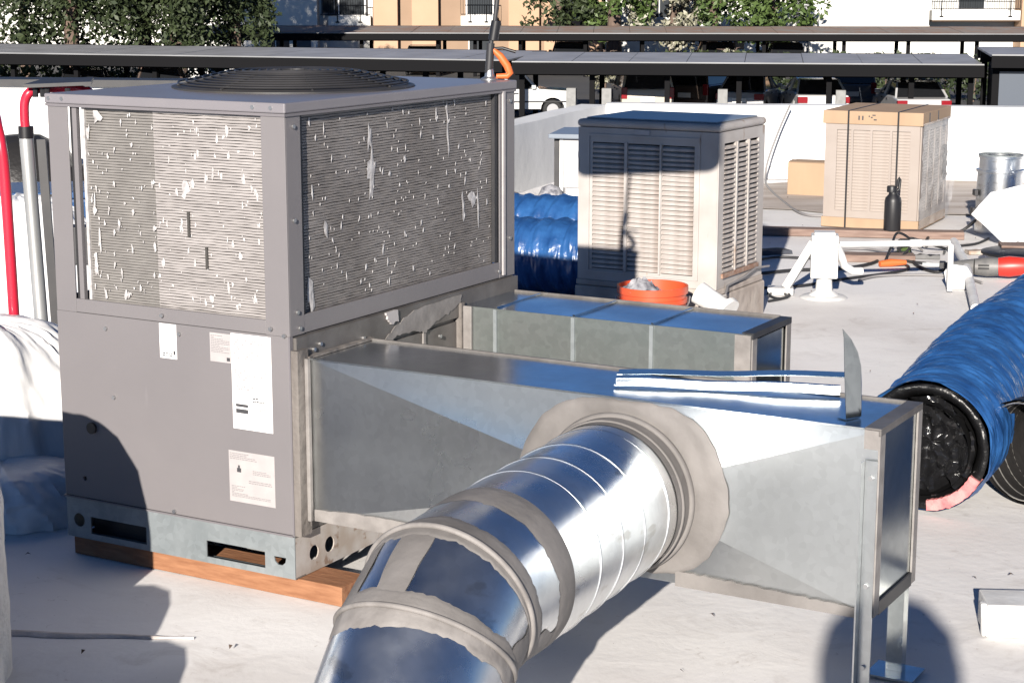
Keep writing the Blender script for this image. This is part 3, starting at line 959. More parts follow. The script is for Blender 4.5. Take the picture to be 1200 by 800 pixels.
# sleeve, gore and outlet of the elbow
n1, n2 = dirn(TH1), dirn(TH2)
part('elbow_sleeve', pipe(SB, A0, P1, n1, RP, RP, 10, .003), 'galv_pipe', rd, smooth=60)
part('elbow_gore', pipe(P1, n1, P2, n2, RP - .002, RP - .002, 10, .003), 'galv_pipe', rd, smooth=60)
P3 = P2 + n2 * .42
part('outlet_pipe', pipe(P2, n2, P3, n2, RP - .004, RP - .004, 16, .004), 'galv_pipe', rd, smooth=60)
part('bead_ring', MB().torus(P1, n1, RP + .001, .0065, 90, 10), 'mastic_pale', rd, smooth=60)
part('bead_ring', MB().torus(P2, n2, RP - .001, .006, 90, 10), 'mastic_pale', rd, smooth=60)
def brushed(c0, n0, c1, n1, r, a0, a1, t0, t1, NU=150, NV=10, th=.0022, seed=0):
    """brushed-on mastic between two angles and two fractions along a pipe piece; t0, t1 are functions of the angle, a0, a1 of the fraction"""
    mb = MB()
    def uv(c, n):
        n = n.normalized()
        u = (SIDE - n * SIDE.dot(n)).normalized()
        return u, u.cross(n)
    u0, v0 = uv(c0, n0)
    u1, v1 = uv(c1, n1)
    for k in range(NV + 1):
        for i in range(NU + 1):
            q = k / NV
            am = 0.5 * (a0(.5) + a1(.5))
            lo, hi = a0(q), a1(q)
            ang = lo + (hi - lo) * i / NU
            t = t0(ang) + (t1(ang) - t0(ang)) * q
            a = R(ang)
            edge = min(1, 4 * min(q, 1 - q) + .15)
            rr = r + th * edge + .0005 * nz(ang * .16, t * 9, 3 + seed) * edge + .0005 * nz(ang * .04, t * 40, 7 + seed) * edge
            mb.v.append(tuple((c0 + (u0 * math.cos(a) + v0 * math.sin(a)) * rr).lerp(c1 + (u1 * math.cos(a) + v1 * math.sin(a)) * rr, t)))
    for k in range(NV):
        for i in range(NU):
            A = k * (NU + 1) + i
            mb.f.append((A, A + 1, A + NU + 2, A + NU + 1))
    return mb
def jag(a, s=0, k=1.0):
    return k * (.05 * nz(a * .05, s) + .03 * nz(a * .21, s + 4) + .010 * nz(a * .8, s + 7))
def C_(v):
    return lambda q: v
# angle 0 is the +SIDE direction; 270 is the top of the pipe
B0 = SB - A0 * .01
part('mastic_band', brushed(B0, A0, P1, n1, RP, C_(0), C_(360), C_(0), lambda a: .36 + jag(a, 1)), 'mastic', rd, smooth=50)
part('mastic_band', brushed(B0, A0, P1, n1, RP, C_(0), C_(360), lambda a: .78 + jag(a, 2), C_(1), seed=3), 'mastic', rd, smooth=50)
part('mastic_patch', brushed(B0, A0, P1, n1, RP, lambda q: 20 + 8 * nz(q * 2, 1), lambda q: 196 + 8 * nz(q * 2, 2), C_(.30), C_(.84), 60, 14, .0018), 'mastic', rd, smooth=50)
part('mastic_band', brushed(P1, n1, P2, n2, RP - .002, C_(0), C_(360), C_(0), lambda a: .12 + jag(a, 3)), 'mastic', rd, smooth=50)
part('mastic_band', brushed(P1, n1, P2, n2, RP - .002, C_(0), C_(360), lambda a: .80 + jag(a, 5), C_(1), seed=5), 'mastic', rd, smooth=50)
for lo, hi, sd_ in ((0, 236, 1), (251, 274, 2)):
    part('mastic_patch', brushed(P1, n1, P2, n2, RP - .002, lambda q, lo=lo, sd_=sd_: lo + 7 * nz(q * 1.8, sd_), lambda q, hi=hi, sd_=sd_: hi + 7 * nz(q * 2, sd_ + 5), C_(.04), C_(.92), 70 if hi - lo > 60 else 16, 16, .0019, sd_), 'mastic', rd, smooth=50)
part('mastic_band', brushed(P2, n2, P2 + n2 * .22, n2, RP - .004, C_(0), C_(360), C_(0), lambda a: .20 + jag(a, 11, .8) + .05 * math.sin(R(a) * 2), seed=9), 'mastic_pale', rd, smooth=50)

# ------------------------------------------------------------------ rear rectangular duct
rr_ = thing('rectangular_duct', 'shorter galvanised rectangular duct between the long duct and the orange bucket', 'duct', AC0, -YA)
RA, RB, RL, RZ, RBZ = .879, 1.169, .976, .688, .33
part('front_panel', wavy_top(.0, RL, RBZ, RZ, 0, 40, 10, .003, 3, 5), 'galv_dark', rr_, smooth=60).data.transform(Matrix(((1, 0, 0, 0), (0, 0, 1, RA), (0, 1, 0, 0), (0, 0, 0, 1))))
part('top_panel', wavy_top(.0, RL - .004, RA + .002, RB, RZ, 40, 12, .004, 3, 9), 'galv', rr_, smooth=60)
part('back_panel', MB().box(.02, RL, RB + .0005, RB + .002, RBZ, RZ - .001), 'galv_dull', rr_)
part('bottom_panel', MB().box(.02, RL, RA + .002, RB, RBZ - .002, RBZ), 'galv_dull', rr_)
part('end_panel', MB().box(RL - .006, RL - .004, RA + .03, RB - .03, RBZ + .01, RZ - .02), 'galv_clean', rr_)
for x in (.13, .40, .66):
    part('slip_seam', MB().box(x - .006, x + .006, RA - .006, RA - .001, RBZ, RZ - .002), 'galv_rail', rr_)
    part('slip_seam', MB().box(x - .004, x + .004, RA + .002, RB, RZ + .001, RZ + .006), 'galv', rr_)
part('wall_flange', MB().box(.008, .05, RA - .014, RA - .003, RBZ, RZ + .002), 'mastic_pale', rr_, bevel=.003)
part('end_trim', MB().box(RL - .05, RL - .001, RA - .009, RA - .002, RBZ, RZ - .001), 'mastic_pale', rr_)
part('end_trim', MB().box(RL, RL + .004, RA - .004, RA + .028, RBZ, RZ - .013).box(RL, RL + .004, RB - .03, RB + .004, RBZ, RZ - .013), 'mastic_pale', rr_)
part('end_cap_angle', MB().box(RL, RL + .005, RA - .004, RB + .004, RZ - .012, RZ + .006).box(RL - .03, RL - .0005, RA - .004, RB + .004, RZ + .002, RZ + .006), 'black_metal', rr_)
part('standing_edge', MB().box(.03, RL - .032, RB + .0025, RB + .006, RZ - .002, RZ + .008), 'flash', rr_)
part('leg', MB().box(RL - .04, RL - .004, RB - .04, RB - .002, -.004, RBZ - .003), 'zinc_tube', rr_)

# ------------------------------------------------------------------ evaporative cooler with slatted sides
def slat_mesh(name, wd, m, th=.0195, dp=.014):
    # a blade tilted so that its outer edge hangs lower
    return MB().hexa([(0, -dp, -.006), (wd, -dp, -.006), (wd, 0, .004), (0, 0, .004), (0, -dp, -.006 + th * .6), (wd, -dp, -.006 + th * .6), (wd, 0, .004 + th * .6), (0, 0, .004 + th * .6)]).mesh(name, M[m])
YC = .52
EC0 = (.981, 8.721, 0)
ec = thing('swamp_cooler', 'old cream evaporative cooler with louvred sides behind the orange bucket', 'evaporative cooler', EC0, -YC)
CW, CDp, CZ0, CZ1 = .752, .575, .20, .955
part('body', MB().plate(rect2(-CW, 0, CZ0, CZ1), [rect2(-.672, -.498, .258, .885), rect2(-.478, -.308, .258, .885), rect2(-.294, -.125, .258, .885)], 'y', 0, .012), 'beige', ec)
part('body', MB().plate(rect2(.0125, CDp, CZ0, CZ1), [rect2(.070, .205, .272, .9), rect2(.232, .352, .272, .9), rect2(.378, .497, .272, .9)], 'x', -.012, 0), 'beige', ec)
part('body', MB().box(-CW, -CW + .012, .0125, CDp, CZ0, CZ1).box(-CW + .0125, -.0125, CDp - .012, CDp, CZ0, CZ1), 'beige', ec)
part('cooling_pad', MB().box(-CW + .03, -.034, .034, CDp - .03, CZ0 + .01, CZ1 - .01), 'pad', ec)
part('lid', MB().box(-CW - .008, .008, -.008, CDp + .008, CZ1 + .001, CZ1 + .040), 'beige', ec, bevel=.02, seg=4)
part('lid_top', MB().box(-CW + .03, -.03, .03, CDp - .03, CZ1 + .0405, CZ1 + .048), 'cooler_lid', ec, bevel=.006)  # sky reflection on the lid top put into its blue-grey colour
part('panel_frame', MB().plate(rect2(-.70, -.095, .238, .925), [rect2(-.688, -.107, .25, .913)], 'y', -.006, -.001), 'beige', ec)
part('panel_rib', MB().box(-.496, -.480, -.008, -.001, .252, .890), 'beige', ec)
part('panel_rib', MB().box(-.306, -.296, -.008, -.001, .252, .890), 'beige', ec)
part('panel_rib', MB().box(.001, .007, .211, .226, .272, .9), 'beige', ec)
part('panel_rib', MB().box(.001, .007, .358, .372, .272, .9), 'beige', ec)
part('rusty_sill', MB().box(.001, .012, .055, .505, .250, .272), 'rust', ec)
part('name_plate', MB().box(-.442, -.362, -.004, -.001, .930, .952), 'label_pink', ec)
part('corner_bead', MB().box(-.004, .004, -.004, .004, CZ0, CZ1 - .001), 'beige', ec, bevel=.003)
part('base_pan', MB().box(-CW - .006, .006, -.006, CDp + .006, CZ0 - .03, CZ0 - .001), 'curb', ec, bevel=.006)
part('latch', MB().box(-CW - .012, -CW - .001, .02, .04, .80, .83), 'cabinet', ec)
for x0, x1 in ((-.672, -.498), (-.478, -.308), (-.294, -.125)):
    me = slat_mesh('slat', x1 - x0 - .002, 'slat')
    for k in range(26):
        q = put('slat', me, ec, (x0 + .001, .012, .268 + k * .0238), (R(rnd.uniform(-5, 5)), R(rnd.uniform(-.7, .7)), 0))
for y0, y1 in ((.070, .205), (.232, .352), (.378, .497)):
    me = slat_mesh('slat', y1 - y0 - .002, 'slat', .009, .016)
    for k in range(26):
        put('slat', me, ec, (-.012, y0 + .001, .282 + k * .0238), (R(rnd.uniform(-5, 5)), 0, PI / 2))
cs = MB()
rings = []
cu = thing('cooler_curb', 'rough stained plaster curb that the cream cooler stands on', 'curb', EC0, -YC)
part('curb_block', MB().box(-CW - .01, .012, -.012, CDp + .02, -.01, .168), 'curb', cu, bevel=.008)
part('water_line', MB().tube([(.0, -.03, .165), (.06, -.02, .185), (.018, .10, .21), (.02, .30, .225), (.02, .45, .25), (.03, .60, .24)], .006, 8), 'cable_grey', cu, smooth=50)

# bucket and rag, white fitting
bk = thing('bucket', 'orange plastic bucket with raised rings in front of the cream cooler', 'bucket', (.655, 8.44, 0), 0)
BR = .163
bh = .275
prof = [(.0, .004), (BR * .82, .004), (BR * .93, bh - .12), (BR * .985, bh - .118), (BR * .985, bh - .098), (BR * .95, bh - .096), (BR * .95, bh - .078), (BR, bh - .076), (BR, bh - .056), (BR * .965, bh - .054), (BR * .965, bh - .034), (BR * 1.02, bh - .032), (BR * 1.02, bh), (BR * .97, bh), (BR * .95, bh - .06), (0, bh - .07)]
part('bucket_body', MB().lathe(prof, (0, 0, 0), 40), 'bucket', bk, smooth=30)
part('handle', MB().tube([(math.cos(a) * BR * 1.05, -math.sin(a) * BR * .5 - .02, bh - .05 - .10 * math.sin(a)) for a in [PI * i / 14 for i in range(15)]], .004, 6), 'screw', bk, smooth=50)
rg = MB()
NI = 18
for j in range(NI + 1):
    for i in range(NI + 1):
        u, v = i / NI - .5, j / NI - .5
        e = math.cos(PI * u) * math.cos(PI * v)
        rg.v.append((u * .16, v * .13, .045 * e + .030 * nz(u * 9, v * 9, 1) * (e + .3)))
for j in range(NI):
    for i in range(NI):
        a = j * (NI + 1) + i
        rg.f.append((a, a + 1, a + NI + 2, a + NI + 1))
single('rag', rg, 'rag', 'crumpled grey rag draped over the rim of the orange bucket', 'rag', None, (.60, 8.40, bh - .012), .3, smooth=70)
fit = thing('drain_fitting', 'white plastic drain fitting beside the orange bucket', 'pipe fitting', (.97, 8.44, -.0), R(-20))
part('fitting_body', MB().tube([(-.11, .02, .23), (-.05, .01, .20), (.03, 0, .165)], [.055, .05, .042], 16), 'white_paint', fit, smooth=50)
part('fitting_flange', MB().cyl((.025, 0, .17), (.045, -.01, .155), .062, 18), 'white_paint', fit, smooth=40)
part('fitting_leg', MB().cyl((-.05, .01, -.004), (-.05, .01, .18), .03, 14), 'white_paint', fit, smooth=40)

# ------------------------------------------------------------------ boxed cooler under plastic
YK = .45
K0 = (2.715, 12.2, 0)
KW, KD, KH = .668, .80, .789
bc = thing('boxed_cooler', 'new cooler strapped in cardboard and clear plastic by the far parapet', 'packaged cooler', K0, -YK)
part('tray', MB().box(-KW, 0, 0, KD, .0, .068), 'cardboard', bc, bevel=.004)
part('body', MB().box(-KW + .012, -.012, .014, KD - .012, .069, .70), 'carton_gap', bc)
cols4 = [(-.575, -.478), (-.462, -.348), (-.332, -.214), (-.198, -.075)]
part('grille_panel', MB().plate(rect2(-KW + .012, -.012, .069, .70), [rect2(a, b, .118, .662) for a, b in cols4], 'y', .002, .013), 'carton_body', bc)
part('side_panel', MB().plate(rect2(.0135, KD - .013, .069, .70), [rect2(.08 + i * .17, .22 + i * .17, .118, .662) for i in range(4)], 'x', -.0115, -.002), 'carton_body', bc)
for a, b in cols4:
    me = slat_mesh('slat', b - a - .002, 'carton_slat', .022, .008)
    for k in range(26):
        put('slat', me, bc, (a + .001, .0135, .125 + k * .0208))
me = slat_mesh('slat', .138, 'carton_slat', .022, .008)
for i in range(4):
    for k in range(26):
        put('slat', me, bc, (-.0125, .081 + i * .17, .125 + k * .0208), (0, 0, PI / 2))
part('cap', MB().box(-KW - .006, .008, -.008, KD + .008, .701, KH), 'cardboard', bc, bevel=.003)
for x in (-.497, -.158):
    st = MB()
    st.box(x - .006, x + .006, -.011, -.009, .001, KH + .003).box(x - .006, x + .006, -.0085, KD + .0085, KH + .0005, KH + .003)
    part('strap', st, 'black', bc)
gl = MB()
for x, z, ww, hh in ((-.43, .745, .010, .028), (-.405, .745, .010, .028), (-.335, .765, .022, .007), (-.345, .75, .012, .008), (-.325, .735, .020, .008), (-.36, .757, .008, .010)):
    gl.box(x, x + ww, -.0105, -.009, z - hh / 2, z + hh / 2)
part('printed_marks', gl, 'ink', bc)
tm = MB()
for y in (.17, .42):
    tm.box(.0085, .0105, y - .012, y + .012, .715, .78)
part('tape_mark', tm, 'ink', bc)
flm = MB()
NF, NG = 26, 40
for j in range(NG + 1):
    for i in range(NF + 1):
        u, v = i / NF, j / NG
        y = -.05 + u * (KD + .09)
        z = .02 + v * .70
        x = .016 + .03 * math.sin(PI * v) * (.5 + .5 * u) + .018 * nz(y * 9 + z * 3, z * 3, 2) + .010 * nz(y * 22 - z * 14, z * 8, 5)
        flm.v.append((x, y, z))
for j in range(NG):
    for i in range(NF):
        a = j * (NF + 1) + i
        flm.f.append((a, a + 1, a + NF + 2, a + NF + 1))
part('plastic_wrap', flm, 'film', bc, smooth=80)
part('power_cord', MB().tube([(.012, .66 + .02 * math.sin(i * 1.7), .30 + i * .022) for i in range(11)], [.010 + .008 * abs(math.sin(i * 1.1)) for i in range(11)], 8), 'black', bc, smooth=50)

# small cardboard carton
cbx = thing('cardboard_box', 'small plain cardboard box by the far wall beside the wrapped cooler', 'cardboard box', (2.36, 14.2, 0), R(-22))
part('box_body', MB().box(-.23, .16, 0, .28, .0, .255), 'cardboard', cbx, bevel=.004)
part('box_flap', MB().add([(-.23, 0, .257), (.16, 0, .257), (.16, .14, .266), (-.23, .14, .262), (-.23, 0, .260), (.16, 0, .260), (.16, .14, .269), (-.23, .14, .265)],
                          [(0, 3, 2, 1), (4, 5, 6, 7), (0, 1, 5, 4), (1, 2, 6, 5), (2, 3, 7, 6), (3, 0, 4, 7)]), 'cardboard', cbx)

# black bottle
bt = thing('water_bottle', 'black insulated water bottle standing in front of the wrapped cooler', 'bottle', (2.49, 11.95, .045), 0)
part('bottle_body', MB().lathe([(0, 0), (.052, 0), (.055, .006), (.055, .19), (.05, .215), (.032, .235), (.028, .25), (0, .25)], (0, 0, 0), 26), 'black', bt, smooth=40)
part('bottle_cap', MB().lathe([(.033, .251), (.034, .285), (.030, .292), (0, .293)], (-.01, 0, 0), 20), 'black', bt, smooth=40)
part('cap_loop', MB().tube([(.012, 0, .25), (.038, 0, .27), (.042, 0, .33), (.034, 0, .345), (.028, 0, .33), (.026, 0, .285)], .008, 8), 'black', bt, smooth=50)

# planks
def plank(a, b, wd, h, lab, z=0.0):
    A, B = Vector((*a, z)), Vector((*b, z))
    L = (B - A).length
    mb = MB()
    rings = []
    for i in range(13):
        t = i / 12
        j = .002 * nz(t * 8, a[0])
        rings.append([(L * t, -wd / 2 + j, -.003), (L * t, wd / 2 + j, -.003), (L * t, wd / 2 + j, h + j), (L * t, -wd / 2 + j, h + j)])
    mb.loft(rings)
    return single('plank', mb, 'plank', lab, 'plank', 'weathered planks near the wrapped cooler', A, math.atan2(B.y - A.y, B.x - A.x), bevel=.003)
plank((1.60, 12.12), (2.95, 11.9), .12, .045, 'long weathered plank that the black bottle stands on')
plank((1.95, 10.99), (2.42, 10.93), .14, .04, 'short dark plank on the roof right of the white pipe support')

# white pipe support and gas pipe
ps = thing('pipe_support', 'white painted square pipe support post on a roof flange', 'pipe support', (1.67, 9.70, 0), R(-8))
part('post_block', MB().box(-.075, .068, -.06, .06, .105, .335), 'white_paint', ps, bevel=.006)
part('post_neck', MB().lathe([(.085, -.004), (.08, .012), (.046, .035), (.04, .11)], (0, 0, 0), 20), 'white_paint', ps, smooth=40)
part('post_flange', MB().lathe([(.13, -.006), (.115, .004), (.08, .010), (.05, .010)], (0, 0, 0), 24), 'white_paint', ps, smooth=50)
part('brace', MB().bar((-.20, .06, .035), (-.06, .02, .29), .05, .045), 'white_paint', ps, bevel=.005)
part('brace_foot', MB().box(-.30, -.16, .02, .11, -.004, .035), 'white_paint', ps, bevel=.005)
part('elbow', MB().tube([(.06, .02, .27), (.085, .05, .22), (.105, .07, .16), (.15, .10, .125), (.20, .13, .12)], .022, 12), 'white_paint', ps, smooth=50)
part('cap_plate', MB().box(-.06, .05, -.05, .05, .336, .35), 'white_paint', ps, bevel=.003)
gp = thing('gas_pipe', 'white painted horizontal pipe running right from the pipe support', 'pipe', (1.75, 9.74, .275), R(4))
part('pipe_run', MB().tube([(0, 0, 0), (.62, .06, -.006)], .017, 14), 'white_paint', gp, smooth=50)
part('pipe_coupling', MB().tube([(.40, .039, -.004), (.46, .045, -.005)], .022, 14), 'white_paint', gp, smooth=50)
part('pipe_leg', MB().tube([(.60, .058, -.006), (.63, .061, -.02), (.635, .062, -.27)], .016, 14), 'white_paint', gp, smooth=50)
bb = thing('white_bracket', 'flat white painted plate on end beside the gas pipe', 'bracket', (2.42, 9.95, 0), R(-10))
part('bracket_plate', MB().prism([(-.03, -.004), (.09, -.004), (.10, .08), (.07, .125), (-.02, .135), (-.05, .09)], 'y', 0, .02), 'white_paint', bb, bevel=.003)
part('bracket_foot', MB().box(-.03, .08, .021, .08, -.004, .014), 'white_paint', bb)
wp = MB().tube([(2.68, 11.05, .10), (2.60, 10.4, .06), (2.36, 9.2, .024)], .026, 12)
single('white_pipe', wp, 'white_paint', 'long white pipe lying on the roof beside the red saw', 'pipe', smooth=50)

# reciprocating saw
sw = thing('reciprocating_saw', 'grey and red power saw lying on the roof beside the white pipe', 'power saw', (2.60, 10.33, .0), R(-14))
part('saw_nose', MB().tube([(-.13, .02, .055), (-.04, .01, .06), (.03, 0, .062)], [.022, .036, .046], 14), 'saw_grey', sw, smooth=50)
part('saw_shoe', MB().box(-.165, -.13, -.012, .05, .045, .082), 'black_metal', sw, bevel=.003)
part('saw_blade', MB().box(-.26, -.16, .015, .018, .055, .072), 'strip', sw)
part('saw_body', MB().tube([(.031, 0, .062), (.10, 0, .064), (.16, 0, .066)], [.046, .056, .052], 14), 'saw_grey', sw, smooth=50)
part('saw_motor', MB().tube([(.161, 0, .066), (.22, 0, .07), (.30, 0, .075), (.36, 0, .08)], [.053, .060, .050, .035], 14), 'saw_red', sw, smooth=50)
part('saw_handle', MB().tube([(.30, 0, .075), (.40, 0, .10), (.46, 0, .08), (.45, 0, .03)], [.032, .030, .028, .03], 12), 'black', sw, smooth=50)
part('saw_vents', MB().box(.05, .11, -.060, -.05, .058, .068).box(.05, .11, -.060, -.05, .076, .084), 'black', sw, kind='stuff')

# black rubber pad and leaf basket
ht = thing('rubber_pad', 'black round rubber pad propped on a brown board above the red saw', 'rubber pad', (3.02, 10.82, 0), R(-8))
part('pad_disc', MB().lathe([(0, .05), (.20, .05), (.225, .062), (.225, .075), (.19, .085), (.0, .09)], (0, 0, 0), 30), 'black', ht, smooth=40)
part('pad_block', MB().box(-.10, .16, .05, .22, -.004, .10), 'plank', ht)
ow = MB()
ow.tube([(0, 0, .015), (.07, .01, .02), (.16, .0, .022)], [.018, .024, .014], 10)
single('wood_offcut', ow, 'orange', 'small orange handled piece lying on cables near the pipe support', 'hand tool', None, (2.17, 10.72, .0), R(6), smooth=50)

# round galvanised fittings at the right edge
dr = thing('duct_fitting', 'upright round galvanised duct fitting at the right end of the roof', 'duct fitting', (3.26, 12.25, 0), 0)
part('fitting_wall', MB().loft([MB().ring((0, 0, z), (0, 0, 1), r, 40) for r, z in ((.152, -.004), (.15, .20), (.148, .395), (.158, .40), (.158, .415), (.14, .42), (.14, .49), (.146, .495), (.146, .508), (.138, .51))], False, False), 'galv_pipe', dr, smooth=35)
part('fitting_rim', MB().torus((0, 0, .51), (0, 0, 1), .142, .006, 40, 8), 'galv_rail', dr, smooth=60)
part('fitting_inside', MB().lathe([(.0, .40), (.135, .40), (.135, .45), (0, .45)], (0, 0, 0), 30), 'coil_back', dr)
part('clamp', MB().box(-.185, -.152, -.05, .02, .10, .16).box(-.175, -.152, -.05, .02, .24, .28), 'black_metal', dr, bevel=.004)
dr2 = thing('duct_fitting', 'round galvanised fitting wrapped in blue film behind the white panel', 'duct fitting', (3.50, 11.9, 0), 0)
part('fitting_wall', MB().loft([MB().ring((0, 0, z), (0, 0, 1), r, 40) for r, z in ((.16, -.004), (.158, .38), (.15, .40), (.15, .47))], False, True), 'galv_pipe', dr2, smooth=35)
part('film_wrap', MB().loft([MB().ring((0, 0, z), (0, 0, 1), r, 40) for r, z in ((.164, .20), (.168, .30), (.163, .40))], False, False), 'blue_film', dr2, smooth=60)
wpn = MB()
tops = [(-.02, .20), (.11, .33), (.34, .39), (.62, .36), (.68, .25)]
bots = [(-.02, .195), (.20, .004), (.26, .035), (.38, .02), (.68, .10)]
def lin(P, x):
    for (x0, z0), (x1, z1) in zip(P, P[1:]):
        if x <= x1:
            return z0 + (z1 - z0) * (x - x0) / (x1 - x0)
    return P[-1][1]
NXs, NZs = 44, 22
for sd2 in (0, 1):
    for j in range(NZs + 1):
        for i in range(NXs + 1):
            x = -.02 + .70 * i / NXs
            z0, z1 = lin(bots, x), lin(tops, x)
            z = z0 + (z1 - z0) * j / NZs + .006 * nz(x * 9, j * .2)
            y = .05 * nz(x * 5 + z * 3, z * 5, 2) + .035 * max(0, 1 - abs(nz(x * 7 - z * 9, z * 4, 6)) * 4) + .16 * (z / .39) + sd2 * .004
            wpn.v.append((x, y, max(z, .004)))
    o_ = sd2 * (NXs + 1) * (NZs + 1)
    for j in range(NZs):
        for i in range(NXs):
            A_ = o_ + j * (NXs + 1) + i
            wpn.f.append((A_, A_ + 1, A_ + NXs + 2, A_ + NXs + 1))
single('folded_sheet', wpn, 'plastic_white', 'folded white plastic sheet leaning on the round fittings at right', 'plastic sheet', None, (2.93, 11.52, 0), R(-6), smooth=60)

# cables on the roof
def cable(pts, r, m, lab, z=.006):
    P = [Vector((p[0], p[1], p[2] if len(p) > 2 else z)) for p in pts]
    Q = []
    for i in range(len(P) - 1):
        p0, p1, p2, p3 = P[max(0, i - 1)], P[i], P[i + 1], P[min(len(P) - 1, i + 2)]
        for k in range(8):
            t = k / 8
            Q.append(.5 * ((2 * p1) + (p2 - p0) * t + (2 * p0 - 5 * p1 + 4 * p2 - p3) * t * t + (3 * p1 - p0 - 3 * p2 + p3) * t ** 3))
    Q.append(P[-1])
    for q in Q:
        q.z = max(q.z, r * .7)
    return single('cable', MB().tube(Q, r, 7), m, lab, 'cable', 'cables lying on the roof', smooth=60)
cable([(2.31, 15.36, .62), (2.22, 15.36, .40), (2.13, 15.3, .16), (2.10, 15.2, .02), (2.06, 14.7), (2.05, 13.92), (2.08, 13.1), (2.25, 12.95), (2.36, 12.9)], .009, 'cable_grey', 'grey cable hanging down the far parapet and across the roof')
cable([(1.40, 10.40), (1.64, 10.54), (1.92, 10.6), (2.14, 10.8), (2.3, 11.13), (2.44, 11.2), (2.39, 10.75), (2.44, 10.48), (2.58, 10.50, .05)], .010, 'cable', 'black power cord looping across the roof to the red saw')
cable([(1.36, 9.93), (1.6, 10.01), (1.88, 10.24), (2.22, 10.48), (2.33, 10.66), (2.30, 10.9)], .008, 'cable', 'thin black cable in front of the white pipe support')
cable([(2.36, 11.0), (2.42, 11.4, .05), (2.54, 11.67, .02), (2.50, 11.41, .07), (2.60, 11.56, .03), (2.56, 11.3, .06), (2.72, 11.38)], .009, 'cable', 'tangled black cable beside the orange handled piece')
cable([(2.62, 11.5), (2.74, 11.94), (2.98, 12.15), (3.08, 12.12, .09)], .010, 'cable', 'black cable running to the clamp of the round fitting')
cable([(1.38, 9.76), (1.45, 9.88), (1.49, 9.72), (1.42, 9.60), (1.38, 9.70), (1.44, 9.84), (1.47, 9.66), (1.35, 9.52)], .007, 'cable', 'small loop of thin cable by the curb of the cream cooler')

cable([(2.20, 10.75), (2.28, 10.95, .08), (2.36, 11.15, .14), (2.42, 11.0, .10), (2.34, 10.9, .02), (2.46, 10.8)], .008, 'cable', 'black cable standing in a loose loop behind the orange handled piece')
cable([(2.55, 11.3), (2.45, 11.2, .07), (2.30, 11.25, .02), (2.2, 11.4), (2.05, 11.35)], .007, 'cable_grey', 'thin grey cable behind the gas pipe')
cable([(2.66, 11.2), (2.75, 11.45), (2.95, 11.6), (3.1, 11.85)], .008, 'cable', 'black cable passing below the folded white sheet')
cable([(1.95, 10.2), (2.10, 10.35), (2.35, 10.38), (2.55, 10.30), (2.62, 10.10)], .007, 'cable_grey', 'thin grey cable looping in front of the red saw')
cable([(1.45, 10.9), (1.62, 11.05), (1.85, 11.0), (2.0, 11.2)], .008, 'cable', 'black cable in the shade of the cream cooler')
for i_, (x_, y_, w_, d_, h_, a_, m_, lab_) in enumerate(((1.55, 11.25, .34, .14, .02, .3, 'cloth', 'dark flat tarpaulin scrap in the shade of the cream cooler'), (2.52, 11.05, .16, .05, .02, -.2, 'black_metal', 'short black metal bar on the roof beside the tangled cables'),
        (2.44, 11.32, .07, .05, .03, .5, 'leaf_mid', 'small green connector lying in the tangled cables'), (2.9, 11.25, .18, .09, .02, .1, 'rubble', 'flat brown scrap beside the folded white sheet'))):
    sc_ = MB()
    sc_.loft([[(-w_ / 2 + w_ * k_ / 8, -d_ / 2 * (1 + .3 * nz(k_ * .9, i_)), -.002), (-w_ / 2 + w_ * k_ / 8, d_ / 2 * (1 + .3 * nz(k_ * .8, i_ + 4)), -.002), (-w_ / 2 + w_ * k_ / 8, d_ / 2.3, h_ * (1 + .6 * nz(k_ * 1.3, i_))), (-w_ / 2 + w_ * k_ / 8, -d_ / 2.3, h_ * (1 + .6 * nz(k_ * 1.1, i_ + 2)))] for k_ in range(9)])
    single('scrap', sc_, m_, lab_, 'scrap', None, (x_, y_, 0), a_, smooth=40)
